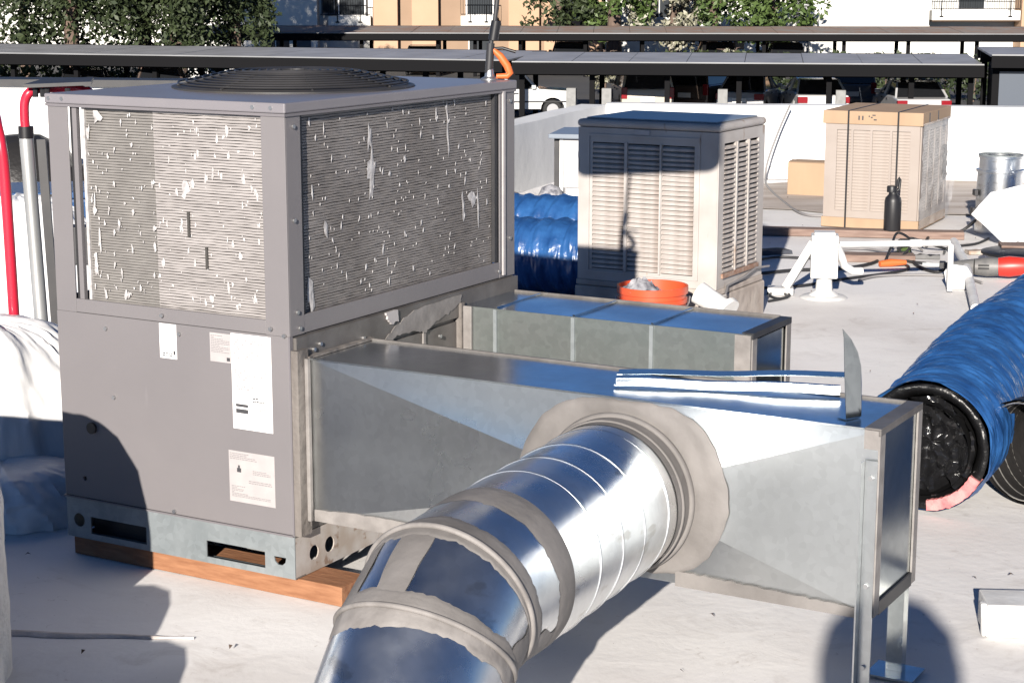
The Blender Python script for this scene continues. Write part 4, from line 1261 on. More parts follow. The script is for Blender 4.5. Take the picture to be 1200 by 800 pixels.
# ------------------------------------------------------------------ flexible ducts
def flex(path, r, ribs, m, parent, seed=0, wr=.05, n=56, name='jacket', lip=None):
    P = [Vector(p) for p in path]
    # resample with a smooth curve
    Q = []
    for i in range(len(P) - 1):
        p0, p1, p2, p3 = P[max(0, i - 1)], P[i], P[i + 1], P[min(len(P) - 1, i + 2)]
        K = 90
        for k in range(K):
            t = k / K
            Q.append(.5 * ((2 * p1) + (p2 - p0) * t + (2 * p0 - 5 * p1 + 4 * p2 - p3) * t * t + (3 * p1 - p0 - 3 * p2 + p3) * t ** 3))
    Q.append(P[-1])
    s = 0.0
    rings = []
    u = None
    for i, q in enumerate(Q):
        d = (Q[min(i + 1, len(Q) - 1)] - Q[max(i - 1, 0)]).normalized()
        if i:
            s += (q - Q[i - 1]).length
        u = d.cross(Vector((0, 0, 1))).normalized()
        v = u.cross(d)
        ring_ = []
        for k in range(n):
            a = 2 * PI * k / n
            rr = r * (1 + wr * .45 * math.sin(2 * PI * s * ribs + a + 1.5 * nz(a * .9, s * 3, seed)) + wr * nz(math.cos(a) * 1.7 + s * 26, math.sin(a) * 1.7, seed + 2) + wr * .5 * nz(math.cos(a) * 5 + s * 50, math.sin(a) * 5, seed + 4)
                      + wr * .38 * nz(math.cos(a) * 1.3 + seed, math.sin(a) * 1.3 + .35 * s, s * 85))
            p = q + (u * math.cos(a) + v * math.sin(a)) * rr
            p.z = max(p.z, .004)
            ring_.append(p)
        rings.append(ring_)
    if lip:
        d = (Q[1] - Q[0]).normalized()
        pre = []
        for k in range(8, 0, -1):
            t = k / 8
            ring_ = []
            for i, p in enumerate(rings[0]):
                a = 2 * PI * i / n
                wg = max(0, math.cos((a - lip[0]) * .8) if abs(((a - lip[0] + PI) % (2 * PI)) - PI) < 1.9 else 0)
                c = (p - Q[0])
                q = Q[0] + c * (1 - lip[2] * t * wg * (1 + .35 * nz(a * 3, seed))) - d * (lip[1] * t * wg * (1 + .5 * nz(a * 4, seed + 3))) + c * (.02 * nz(a * 7, t * 4))
                q.z = max(q.z, .004)
                ring_.append(q)
            pre.append(ring_)
        rings = pre + rings
    mb = MB().loft(rings, False, False)
    return part(name, mb, m, parent, smooth=75), rings
F0 = Vector((1.318, 5.70, .213))
fx = thing('flexible_duct', 'thick blue jacketed flexible duct with open black end at right', 'flexible duct', (0, 0, 0), 0)
fpath = [F0, (1.43, 5.92, .213), (1.52, 6.14, .215), (1.68, 6.53, .22), (1.99, 7.20, .22), (2.50, 8.20, .22)]
flex(fpath, .212, 9, 'blue_film', fx, 1, .045, 64)
fd = (Vector(fpath[1]) - F0).normalized()
inner = MB().loft([MB().ring(F0 + fd * t, fd, r, 40) for t, r in ((-.03, .150), (.05, .150), (.40, .145))], False, True)
part('liner', inner, 'liner_dull', fx, smooth=60)
ins = MB()
rings = []
iu = fd.cross(Vector((0, 0, 1))).normalized()
iv = iu.cross(fd)
for i in range(31):
    a = R(-84 + 58 * i / 30)
    dd_ = iu * math.cos(a) - iv * math.sin(a) if False else iu * math.cos(a) + Vector((0, 0, 1)) * math.sin(a)
    rings.append([F0 + fd * t + dd_ * (r_ + .005 * nz(i * .5, r_ * 30)) for r_, t in ((.172, -.012), (.207, -.016), (.209, .03), (.172, .03))])
ins.loft(rings)
part('insulation', ins, 'pink', fx, smooth=60)
bl = MB()
bl.loft([[q + fd * (.010 * nz(i * .8, t * 20)) for i, q in enumerate(MB().ring(F0 + fd * t, fd, r * (1 + .03 * nz(i0 * 2.2, 1)), 60))] for i0, (t, r) in enumerate(((.03, .20), (.002, .205), (-.004, .200), (-.004, .186), (.008, .172), (.05, .160)))], False, False)
part('liner_roll', bl, 'liner', fx, smooth=60)
# black liner plastic bunched in the opening
bn_ = MB()
NB, NRR = 72, 16
c0i = len(bn_.v)
uu = fd.cross(Vector((0, 0, 1))).normalized()
vv = uu.cross(fd)
for k in range(NRR + 1):
    for i in range(NB):
        a = 2 * PI * i / NB
        rr = .166 * (k / NRR) ** .8
        x, y = rr * math.cos(a), rr * math.sin(a)
        ridge = 1 - abs(nz(x * 16 + y * 5, y * 9, 3)) * 2.2
        dep = .055 - .085 * ridge * (k / NRR) + .035 * nz(x * 34, y * 34, 8) - .03 * (k / NRR)
        bn_.v.append(tuple(F0 + uu * x + vv * y + fd * (.035 + dep)))
for k in range(NRR):
    for i in range(NB):
        j = (i + 1) % NB
        bn_.f.append((k * NB + i, k * NB + j, (k + 1) * NB + j, (k + 1) * NB + i))
part('liner_bunch', bn_, 'liner_gloss', fx, smooth=50)

f2 = thing('flexible_duct', 'black flexible duct with open wire spiral end at the right edge', 'flexible duct', (0, 0, 0), 0)
G0 = Vector((1.650, 5.76, .180))
gd = Vector((.80, .60, 0)).normalized()
flex([G0, G0 + gd * .5, G0 + gd * 1.0 + Vector((.1, 0, 0)), G0 + gd * 1.7 + Vector((.35, -.1, 0))], .172, 16, 'black_jacket', f2, 5, .03)
part('liner', MB().loft([MB().ring(G0 + gd * t, gd, r, 40) for t, r in ((.0, .160), (.5, .150), (.9, .14))], False, True), 'black_jacket', f2, smooth=60)
for k in range(8):
    part('wire_coil', MB().torus(G0 + gd * (.0 + k * .045), (gd + Vector((.10, -.04, 0))).normalized(), .160, .0028, 44, 6), 'wire', f2, smooth=60)

for i, (pts, rad, lab, se) in enumerate((
        ([(-1.6, 10.5, .22), (-.6, 10.15, .21), (.0, 9.92, .20), (.47, 9.72, .20)], .20, 'blue flexible duct lying nearest beside the cream cooler', 11),
        ([(-1.4, 11.1, .25), (-.5, 10.75, .24), (.2, 10.5, .24), (.8, 10.3, .24)], .21, 'blue flexible duct lying behind the nearer one beside the cream cooler', 15))):
    g = thing('flexible_duct', lab, 'flexible duct', (0, 0, 0), 0)
    flex(pts, rad, 10, 'blue_film', g, se, .06)
    if i == 0:
        a, b = Vector(pts[-1]), Vector(pts[-2])
        dd = (b - a).normalized()
        part('liner', MB().loft([MB().ring(a + dd * t, dd, r, 36) for t, r in ((-.03, .14), (.02, .17), (.25, .15))], True, True), 'liner', g, smooth=60)

g = thing('flexible_duct', 'unseen blue flexible duct added past the right end of the long duct', 'flexible duct', (0, 0, 0), 0)
flex([(1.95, 4.35, .21), (2.25, 4.75, .21), (2.65, 5.05, .21), (3.3, 5.3, .21)], .21, 10, 'blue_film', g, 31, .05)  # added out of view for the blue reflection in the duct end
# ------------------------------------------------------------------ grey cabinet and rubbish by the parapet return
gc = thing('metal_cabinet', 'small pale grey metal cabinet with overhanging top left of the cream cooler', 'metal cabinet', (.36, 12.85, 0), R(-12))
part('cabinet_body', MB().box(.0, .75, 0, .5, .22, .565), 'cabinet', gc, bevel=.004)
part('cabinet_base', MB().box(.02, .73, .02, .48, -.004, .219), 'white_wall', gc)
part('cabinet_top', MB().box(-.10, .80, -.05, .55, .566, .60), 'cooler_lid', gc, bevel=.008)
part('cabinet_leg', MB().box(-.07, -.03, .02, .06, .0, .565), 'black_metal', gc)
part('cabinet_leg', MB().box(-.028, -.001, .0, .05, .0, .565), 'white_paint', gc)
r3 = random.Random(12)
def rock(c, s, m, lab, cat, name, grp):
    mb = MB()
    rings = []
    N = 9
    for k in range(6):
        t = k / 5
        ph = -PI / 2 + PI * t
        rings.append([(c[0] + s[0] * math.cos(ph) * math.cos(2 * PI * i / N) * (1 + .3 * nz(i * .9, k * .8, c[0] * 9)), c[1] + s[1] * math.cos(ph) * math.sin(2 * PI * i / N) * (1 + .3 * nz(i, k, c[0] * 5)),
                       c[2] + s[2] * math.sin(ph)) for i in range(N)])
    mb.loft(rings)
    return single(name, mb, m, lab, cat, grp, smooth=50)
rock((.10, 12.55, .10), (.11, .09, .07), 'rubble', 'light brown crumpled paper bag in the rubbish by the parapet return', 'paper bag', 'paper_bag', None)
rock((.27, 12.75, .12), (.10, .10, .14), 'rag', 'white crumpled cloth heap against the grey cabinet', 'cloth', 'crumpled_cloth', None)
rock((-.03, 12.8, .12), (.12, .08, .09), 'plank', 'dark brown scrap lump left of the white crumpled cloth', 'scrap', 'scrap_lump', None)
lit2 = MB()
for k in range(160):
    x, y = r3.gauss(.12, .22), r3.gauss(12.35, .22)
    s = r3.uniform(.012, .035)
    a, b = r3.uniform(0, 6), r3.uniform(-.5, .5)
    c, q = math.cos(a) * s, math.sin(a) * s
    z = .012 + r3.random() * .05
    lit2.add([(x - c, y - q, z), (x + q * .5, y - c * .5, z + b * s), (x + c, y + q, z), (x - q * .5, y + c * .5, z - b * s + .01)], [(0, 1, 2, 3)])
part('debris', lit2, 'rubble', kind='stuff')

# ------------------------------------------------------------------ left side: red handles, post, plastic pile
ht = thing('hand_truck', 'red tubular lifting cart with chrome post and black top plate behind the grey unit', 'hand truck', (-1.64, 6.3, 0), 0)
def arc(p):
    P = [Vector(q) for q in p]
    Q = []
    for i in range(len(P) - 1):
        p0, p1, p2, p3 = P[max(0, i - 1)], P[i], P[i + 1], P[min(len(P) - 1, i + 2)]
        for k in range(6):
            t = k / 6
            Q.append(.5 * ((2 * p1) + (p2 - p0) * t + (2 * p0 - 5 * p1 + 4 * p2 - p3) * t * t + (3 * p1 - p0 - 3 * p2 + p3) * t ** 3))
    return Q + [P[-1]]
part('handle_tube', MB().tube(arc([(-.022, 0, 1.15), (-.024, 0, 1.22), (-.020, .0, 1.27), (-.002, .0, 1.30), (.03, .02, 1.312), (.12, .05, 1.312), (.17, .06, 1.30), (.19, .06, 1.27), (.19, .06, 1.0)]), .0165, 12), 'red', ht, smooth=60)
part('collar', MB().cyl((-.022, 0, 1.145), (-.0215, 0, 1.185), .026, 16), 'black', ht, smooth=40)
part('post', MB().tube([(-.022, 0, 1.145), (-.002, 0, .50), (.012, 0, .03)], .024, 16), 'zinc_tube', ht, smooth=50)
part('post_channel', MB().bar((.026, .012, 1.14), (.058, .012, .03), .014, .03), 'black_metal', ht)
part('top_plate', MB().hexa([(-.01, -.05, 1.318), (.215, -.03, 1.326), (.19, .12, 1.334), (.01, .10, 1.326), (-.01, -.05, 1.330), (.215, -.03, 1.338), (.19, .12, 1.346), (.01, .10, 1.338)]), 'black_metal', ht)
kb = MB()
for x in (.02, .045, .06, .13):
    kb.cyl((x, -.01, 1.285), (x, -.01, 1.315), .010, 8)
part('plate_knobs', kb, 'black', ht, smooth=40, kind='stuff')
part('axle', MB().cyl((-.18, .0, .10), (.12, .0, .10), .014, 10), 'black_metal', ht, smooth=40)
for x in (-.20, .13):
    wv = part('wheel', MB().torus((x, 0, .10), (1, 0, 0), .075, .026, 26, 10), 'wheel', ht, smooth=60)
    part('hub', MB().cyl((x - .015, 0, .10), (x + .015, 0, .10), .05, 18), 'red', wv, smooth=40)
h2 = thing('hand_truck', 'red curved cart handle at the left edge beside the chrome post', 'hand truck', (-1.72, 6.2, 0), 0)
part('handle_tube', MB().tube(arc([(-.14, .25, 1.245), (-.05, .10, 1.23), (-.02, .03, 1.19), (-.002, 0, 1.13), (.006, 0, 1.0), (.012, 0, .45), (.012, 0, .03)]), .019, 12), 'red', h2, smooth=60)
part('grip', MB().tube([(-.19, .32, 1.262), (-.06, .12, 1.240)], .022, 12), 'black', h2, smooth=50)
part('foot_bar', MB().bar((-.20, .02, .02), (.03, .02, .02), .05, .03), 'black_metal', h2)

def crumple(name, lab, cat, m, cx, cy, sx, sy, sz, seed, amp=.22, z0=-.004):
    mb = MB()
    rings = []
    N, K = 150, 70
    for k in range(K + 1):
        t = k / K
        ph = PI / 2 * t
        ring_ = []
        for i in range(N):
            a = 2 * PI * i / N
            q = 1 + amp * nz(math.cos(a) * 1.3 + seed, math.sin(a) * 1.3, t * 1.6)
            q += amp * .30 * (.5 - abs(nz(math.cos(a) * 4 + seed, math.sin(a) * 4 + t * 1.2, t * 1.5)) * 2)
            q += amp * .15 * max(0, 1 - abs(nz(math.cos(a) * 4 + t * 2 + seed, math.sin(a) * 4 - t * 1.4, t * 2)) * 4) - amp * .08 * max(0, 1 - abs(nz(math.cos(a) * 7 - t * 4 + seed, math.sin(a) * 7 + t * 3, 2 + t * 3)) * 4)
            ex = max(.02, math.cos(ph)) ** .55
            ring_.append((cx + sx * ex * math.cos(a) * q, cy + sy * ex * math.sin(a) * q, max(z0, z0 + sz * math.sin(ph) ** .8 * (1 + .35 * (q - 1)))))
        rings.append(ring_)
    mb.loft(rings, True, True)
    return single(name, mb, m, lab, cat, None, smooth=50)
crumple('plastic_bag', 'big crumpled white plastic sack half in shade at the left edge', 'plastic sack', 'plastic_white', -1.80, 6.02, .42, .34, .56, 2.3, .14)
crumple('plastic_sheet', 'low folded white plastic sheet on the roof below the white sack', 'plastic sheet', 'plastic_white', -1.66, 5.70, .32, .26, .17, 7.3, .2)

pw = thing('stucco_post', 'rough white stucco parapet end with rounded top close by at the left edge', 'stucco post', (-1.24, 4.24, 0), R(2))
prof = [(-1.3, -.004), (.0, -.004), (.002, .15), (-.002, .30), (.0, .44), (-.008, .51), (-.030, .60), (-.075, .67), (-.13, .71), (-.20, .735), (-.35, .765), (-.70, .785), (-1.3, .79)]
mb = MB()
rings = []
for y, ins_ in ((-.10, .014), (-.09, .004), (-.05, 0), (.0, 0), (.06, 0), (.10, .004), (.11, .014)):
    pts = []
    for i in range(len(prof)):
        p, q = prof[i], prof[(i + 1) % len(prof)]
        for k in range(6):
            t = k / 6
            x, z = p[0] + (q[0] - p[0]) * t, p[1] + (q[1] - p[1]) * t
            jx = .003 * nz(z * 20, x * 20, y * 20)
            pts.append((x - (ins_ if x > -1.2 else 0) + jx, y, z - (ins_ if z > .4 else 0) + jx))
    rings.append(pts)
mb.loft(rings)
part('post_body', mb, 'stucco', pw, smooth=50)

# things seen between and behind the red handles
crumple('plastic_sheet', 'white plastic wrapped bundle behind the red handles', 'plastic sheet', 'plastic_white', -2.25, 8.3, .42, .25, .70, 12.5, .10)
bn = thing('storage_bin', 'blue plastic bin behind the red handles at the left edge', 'bin', (-2.75, 10.6, 0), R(10))
part('bin_body', MB().hexa([(-.3, -.2, 0), (.34, -.2, 0), (.34, .25, 0), (-.3, .25, 0), (-.36, -.24, .44), (.42, -.24, .44), (.42, .3, .44), (-.36, .3, .44)]), 'blue_bin', bn, bevel=.02)
part('bin_rim', MB().box(-.38, .44, -.26, .32, .441, .48), 'blue_bin', bn, bevel=.01)
part('bin_opening', MB().box(-.16, .2, -.262, -.2605, .45, .47), 'black', bn)
sh = thing('shadow_bundle', 'dark bundle standing in for tree shadow on the white wall behind the red handles', 'shadow stand-in', (-3.42, 12.5, 0), 0)  # dark lumps put in for the tree shadow on the wall
part('shadow_fold', MB().lathe([(.0, .0), (.42, .0), (.40, .30), (.30, .52), (.12, .62), (.0, .63)], (.10, 0, 0), 20), 'black_jacket', sh, smooth=60)
part('shadow_fold', MB().lathe([(.0, .0), (.36, .0), (.33, .22), (.22, .40), (.0, .45)], (.60, -.1, 0), 20), 'black_jacket', sh, smooth=60)
g = thing('flexible_duct', 'blue flexible duct on the roof beneath the red handles', 'flexible duct', (0, 0, 0), 0)
flex([(-2.6, 7.2, .14), (-2.0, 7.15, .14), (-1.5, 7.3, .14), (-1.1, 7.5, .14)], .135, 12, 'blue_film', g, 21, .06)
sg = thing('junction_box', 'small grey steel box on a bracket between the chrome post and the unit', 'junction box', (-1.90, 7.6, 0), 0)
part('box_body', MB().box(.0, .13, 0, .1, .50, .66), 'black_metal', sg, bevel=.005)
part('box_stand', MB().box(.03, .06, .03, .06, -.004, .499), 'zinc_tube', sg)
part('hose', MB().tube(arc([(.06, -.01, .50), (.055, -.02, .40), (.05, -.02, .3), (.10, -.02, .24), (.16, -.02, .30)]), .012, 8), 'zinc_tube', sg, smooth=50)

# white block at right
wb = MB().box(0, .62, 0, .13, -.004, .085)
wb.hexa([(-.012, -.005, .0), (-.001, -.005, .0), (-.001, .02, .0), (-.012, .02, .0), (-.018, -.005, .09), (-.001, -.005, .09), (-.001, .02, .09), (-.018, .02, .09)])
single('foam_block', wb, 'white_paint', 'white foam block on the roof at the lower right edge', 'foam block', None, (1.24, 4.56, 0), R(-4), bevel=.004)

# ------------------------------------------------------------------ unseen shadow casters: parapet steps inferred from their shadows, and the photographer
def w2x(wv, y):
    return wv + math.tan(SUN_HEAD) * y
for px_, py_, top, lab in ((w2x(-1.852, 3.70), 3.70, .392, 'lower rounded stucco parapet step nearer than the tall rounded end'), (w2x(-1.64, 3.30), 3.30, .378, 'lowest rounded stucco parapet step nearest the photographer')):
    st_ = thing('stucco_step', lab, 'stucco step', (px_, py_, 0), R(2))
    prof = [(-.9, -.004), (0, -.004), (0, top - .17), (-.012, top - .11), (-.04, top - .055), (-.085, top - .018), (-.15, top), (-.9, top + .01)]
    part('step_body', MB().prism(prof, 'y', -.10, .10), 'stucco', st_, bevel=.008)

def person(loc, lab, h=1.70):
    root = thing('person', lab, 'person', loc, 0)
    J = [((0, 0, .90), .13), ((0, 0, 1.12), .125), ((0, 0, 1.34), .14), ((0, .01, 1.46), .055), ((0, .02, 1.55), .075), ((0, .02, 1.64), .085),
         ((.17, 0, 1.37), .055), ((.21, .10, 1.18), .045), ((.13, .15, 1.38), .033), ((-.17, 0, 1.37), .055), ((-.21, .10, 1.18), .045), ((-.13, .15, 1.38), .033),
         ((.10, 0, .86), .085), ((.11, .02, .48), .06), ((.12, 0, .07), .042), ((.12, .14, .03), .035), ((-.10, 0, .86), .085), ((-.11, .02, .48), .06), ((-.12, 0, .07), .042), ((-.12, .14, .03), .035)]
    E = [(0, 1), (1, 2), (2, 3), (3, 4), (4, 5), (2, 6), (6, 7), (7, 8), (2, 9), (9, 10), (10, 11), (0, 12), (12, 13), (13, 14), (14, 15), (0, 16), (16, 17), (17, 18), (18, 19)]
    me = bpy.data.meshes.new('body')
    k = h / 1.72
    me.from_pydata([Vector(p) * k for p, r in J], E, [])
    me.materials.append(M['cloth'])
    o = put('body', me, root)
    mod = o.modifiers.new('skin', 'SKIN')
    for i, v in enumerate(me.skin_vertices[0].data if me.skin_vertices else []):
        v.radius = (J[i][1] * k, J[i][1] * k)
        v.use_root = (i == 0)
    sub = o.modifiers.new('sub', 'SUBSURF')
    sub.levels = sub.render_levels = 1
    part('hood', MB().lathe([(.0, 1.33), (.11, 1.36), (.165, 1.45), (.178, 1.55), (.165, 1.63), (.11, 1.695), (.0, 1.72)], (0, .02, 0), 28), 'cloth', root, smooth=50)
    return root
person((.0, -.36, 0), 'person in dark work clothes and a wide hood taking the picture', 1.68)

# ------------------------------------------------------------------ background: carports, cars, buildings, trees
GZ = -3.5
def carport(name, a, b, zt, depth, lab, posts, bases, roofm='roof_sheet', fh=.42, slope=.13, beam=True):
    """roof with front edge from a to b, running back by depth"""
    a, b = Vector((*a, 0)), Vector((*b, 0))
    d = (b - a).normalized()
    L = (b - a).length
    root = thing(name, lab, 'carport', (a.x, a.y, 0), math.atan2(d.y, d.x))
    part('fascia', MB().box(0, L, -.03, .03, zt - fh, zt - .015), 'dark_steel', root)
    part('drip_edge', MB().box(0, L, -.05, .03, zt - .0145, zt + .03), 'fascia', root)
    n = max(1, int(L / 1.8))
    me = None
    rs = MB()
    for i in range(n):
        x0, x1 = L * i / n, L * (i + 1) / n
        zo = .015 * nz(i * 1.7, zt)
        p = MB().hexa([(x0 + .01, .031, zt - .07 + zo), (x1 - .01, .031, zt - .07 + zo), (x1 - .01, depth, zt - .07 + slope + zo), (x0 + .01, depth, zt - .07 + slope + zo),
                       (x0 + .01, .031, zt - .01 + zo), (x1 - .01, .031, zt - .01 + zo), (x1 - .01, depth, zt - .01 + slope + zo), (x0 + .01, depth, zt - .01 + slope + zo)])
        part('roof_panel', p, roofm, root)
    part('fascia', MB().box(0, L, depth + .001, depth + .05, zt - fh + slope, zt + slope), 'dark_steel', root)
    if beam:
        part('beam', MB().box(.05, L - .05, .45, .62, zt - fh - .06, zt - .10), 'dark_steel', root)
        part('beam', MB().box(.05, L - .05, depth - .9, depth - .72, zt - fh - .04, zt - .08), 'dark_steel', root)
    for x in posts:
        for yy in (.70, depth - 1.0):
            part('post', MB().box(x - .09, x + .09, yy, yy + .18, GZ, zt - fh), 'dark_steel', root)
    for x in bases:
        part('post_base', MB().box(x - .17, x + .17, .30, .64, GZ, GZ + 1.22), 'concrete', root, bevel=.02)
    return root
carport('carport', (-24, 73.4), (-.35, 66.0), -1.365, 5.6, 'long grey carport on the left with dark posts', [4.4, 7.2, 10.6, 13.3, 15.3, 18.4, 21.6, 23.8], [8.2])
carport('carport', (.0, 65.0), (16.0, 62.8), -1.365, 5.6, 'grey carport in the middle above the parked pickup and sedans', [.25, 2.75, 5.4, 7.9, 11.0, 13.8, 15.8], [2.05, 3.3, 7.35, 11.4])
carport('carport', (15.4, 59.6), (24, 58.2), -.90, 5.6, 'higher grey carport at the right edge over a dark enclosure', [.2, 5.0], [], fh=.40, slope=.05)
carport('carport', (-16.3, 94.5), (30, 92.0), -1.30, 5.6, 'farther carport with leaf covered roof in front of the apartments', [4.5, 8.6, 12.5, 14.4, 16.7, 20.0, 22.9, 26.0, 29.0, 33.0, 36.2, 39.6, 43.5], [], 'leafy_sheet', .34, .22)
de = thing('storage_shed', 'dark panelled enclosure under the carport at the right edge', 'shed', (15.75, 60.2, GZ), R(-9))
part('shed_body', MB().box(0, 6, .05, 3, 0, 2.25), 'dark_steel', de)
for k in range(4):
    part('shed_panel', MB().box(.08 + k * 1.45, 1.45 + k * 1.45, 0, .045, .35, 2.05), 'car_blue', de)

def car(lab, kind, paintm, x, y, rz, L=4.6, Wd=1.82, H=1.45, group=None, plate=True):
    root = thing('parked_car' if kind != 'pickup' else 'pickup_truck', lab, 'car' if kind != 'pickup' else 'pickup truck', (x, y, GZ), rz, group or 'cars parked under the carports')
    h = L / 2
    if kind == 'sedan':
        low = [(-h, .35), (-h + .03, .72), (-h + .12, .92), (-h + .95, .98), (h - 1.35, .93), (h - .25, .75), (h, .58), (h, .30), (h - .3, .22), (-h + .3, .22)]
        top = [(-h + .55, .97), (-h + 1.25, H - .02), (-h + 2.2, H), (h - 2.0, H - .08), (h - 1.15, .93)]
    elif kind == 'suv':
        low = [(-h, .40), (-h, .75), (-h + .05, 1.05), (-h + .4, 1.08), (h - 1.25, 1.05), (h - .2, .92), (h, .72), (h, .36), (h - .3, .28), (-h + .3, .28)]
        top = [(-h + .08, 1.06), (-h + .32, H - .04), (-h + .8, H), (h - 2.0, H - .05), (h - 1.15, 1.05)]
    else:
        low = [(-h, .50), (-h, 1.02), (-h + 1.95, 1.05), (-h + 1.96, 1.08), (h - 1.45, 1.10), (h - .25, 1.02), (h, .80), (h, .45), (h - .3, .38), (-h + .3, .38)]
        top = [(-h + 1.97, 1.07), (-h + 2.05, H - .03), (-h + 2.5, H), (h - 2.1, H - .04), (h - 1.4, 1.09)]
    wr = .36 if kind != 'sedan' else .32
    fx_, rx_ = h - .88, -h + .92
    # lower body with wheel arches cut into the profile
    bottom = []
    base_z = low[-1][1]
    def arch(cx):
        return [(cx + (wr + .07) * math.cos(a), wr + (wr + .07) * math.sin(a)) for a in [PI * k / 9 for k in range(10)]]
    prof = low[:-2] + [(fx_ + wr + .09, base_z)] + arch(fx_) + [(fx_ - wr - .09, base_z), (rx_ + wr + .09, base_z)] + arch(rx_) + [(rx_ - wr - .09, base_z)]
    part('car_body', MB().plate(prof, [], 'y', -Wd / 2, Wd / 2), paintm, root, bevel=.05, seg=2)
    n = len(top)
    def cabin(shr, off, z0s=1.0):
        vs = []
        for sgn in (-1, 1):
            for (px, pz) in top:
                t = (pz - top[0][1]) / (H - top[0][1])
                vs.append((px, sgn * (Wd / 2 - .05 - .17 * t + off), pz))
        fs = [tuple(range(n)), tuple(range(n, 2 * n))[::-1]] + [(i, (i + 1) % n, n + (i + 1) % n, n + i) for i in range(n)]
        return MB().add(vs, fs)
    part('window', cabin(0, -.012), 'dark_glass', root, bevel=.02)
    roof_z = H + .004
    rp = MB()
    rp.prism([(top[1][0] + .06, top[1][1] - .03), (top[2][0], H + .012), (top[3][0], H - .05 + .03), (top[3][0], H - .11), (top[2][0], H - .06), (top[1][0] + .06, top[1][1] - .09)], 'y', -Wd / 2 + .20, Wd / 2 - .20)
    part('car_roof', rp, paintm, root, bevel=.02)
    for sgn in (-1, 1):
        for (ax, az), (bx, bz) in ((top[0], top[1]), (top[4], top[3]), ((.1 * L * .3, top[0][1]), (.05 * L * .3 - .05, H - .02))):
            ya_, yb_ = sgn * (Wd / 2 - .045), sgn * (Wd / 2 - .045 - .17)
            part('pillar', MB().bar((ax, ya_, az - .02), (bx, yb_, bz - .01), .07, .08), paintm, root)
        part('side_mirror', MB().box(top[4][0] - .25, top[4][0] - .10, *sorted((sgn * (Wd / 2 - .02), sgn * (Wd / 2 + .16))), top[4][1] + .02, top[4][1] + .16), paintm, root, bevel=.02)
        for dx in (.45, -.45):
            part('handle', MB().box(dx - .08, dx + .08, *sorted((sgn * Wd / 2, sgn * (Wd / 2 + .03))), low[3][1] - .16, low[3][1] - .12), 'black', root)
        part('taillight', MB().box(-h - .02, -h + .16, *sorted((sgn * (Wd / 2 - .34 if kind == 'sedan' else sgn * 0 + Wd / 2 - .20), sgn * (Wd / 2 + .01))), .66 if kind == 'sedan' else .72, .88 if kind == 'sedan' else 1.12), 'tail', root, bevel=.02) if kind == 'sedan' else \
            part('taillight', MB().box(-h - .02, -h + .12, *sorted((sgn * (Wd / 2 - .20), sgn * (Wd / 2 + .01))), .70, 1.12), 'tail', root, bevel=.02)
        part('headlight', MB().box(h - .30, h + .01, *sorted((sgn * (Wd / 2 - .40), sgn * (Wd / 2 - .03))), .60, .75), 'head', root, bevel=.02)
        for cx in (fx_, rx_):
            wl = part('wheel', MB().torus((cx, sgn * (Wd / 2 - .11), wr), (0, 1, 0), wr - .09, .095, 24, 8), 'wheel', root, smooth=60)
            rimm = MB().cyl((cx, sgn * (Wd / 2 - .16), wr), (cx, sgn * (Wd / 2 - .04), wr), wr - .13, 14)
            part('rim', rimm, 'rim', wl, smooth=30)
    part('bumper', MB().box(-h - .05, -h + .10, -Wd / 2 + .05, Wd / 2 - .05, .36, .56), paintm if kind != 'pickup' else 'rim', root, bevel=.03)
    if plate:
        part('licence_plate', MB().box(-h - .062, -h - .051, -.26, .26, .56 if kind == 'sedan' else .60, .72 if kind == 'sedan' else .78), 'plate', root)
    if kind == 'pickup':
        part('truck_bed', MB().box(-h + .08, -h + 1.9, -Wd / 2 + .12, Wd / 2 - .12, 1.03, 1.062), 'black', root)
        part('trim_strip', MB().box(-h + .1, h - .4, -Wd / 2 - .012, -Wd / 2 - .001, .62, .67), 'black', root)
    return root
AW = PI / 2        # a car that is turned so its tail faces the roof
car('white pickup truck seen side on behind the far corner of the grey unit', 'pickup', M['car_white'], -.35, 67.4, R(3), 5.3, 1.95, 1.86)
car('champagne coloured sport utility vehicle with its tail to the roof', 'suv', M['car_gold'], 4.85, 69.5, AW + R(2), 4.7, 1.90, 1.86)
car('dark brown off road vehicle parked beside the champagne one', 'suv', M['car_brown'], 7.55, 71.5, AW - R(28), 4.5, 1.85, 1.84)
car('white sedan with red tail lamps left of the wrapped cooler', 'sedan', M['car_white'], 11.05, 67.8, AW, 4.6, 1.82, 1.45)
car('white and red hatchback tail just left of the white sedan', 'sedan', M['car_silver'], 8.95, 69.4, AW - R(18), 4.3, 1.75, 1.48)
car('silver sedan with red tail lamps just above the wrapped cooler', 'sedan', M['car_silver'], 14.2, 65.9, AW, 4.6, 1.85, 1.46)
car('black sedan under the left carport behind the fan guard', 'sedan', M['car_black'], -8.3, 71.5, AW + R(5), 4.6, 1.82, 1.46)
car('slate blue car in the shade between the white and silver sedans', 'suv', M['car_blue'], 12.9, 72.5, AW, 4.6, 1.85, 1.7)
car('black sedan at the far left under the carport', 'sedan', M['car_black'], -17.0, 74.0, AW + R(8), 4.6, 1.82, 1.46)
car('dark red car under the left carport beside the black sedan', 'suv', M['car_brown'], -13.8, 73.2, AW + R(8), 4.5, 1.82, 1.6)
car('white van like car beyond the left carport', 'suv', M['car_white'], -14.2, 84.0, R(4), 4.8, 1.9, 1.9)
car('white car beyond the left carport near the tree trunk', 'suv', M['car_white'], -10.6, 86.0, R(4), 4.8, 1.9, 1.8)
car('pale car parked beneath the farther carport at left', 'sedan', M['car_silver'], -4.6, 97.0, AW, 4.6, 1.82, 1.5)
car('dark car parked beneath the farther carport at centre', 'suv', M['car_black'], 3.0, 97.0, AW, 4.6, 1.82, 1.7)
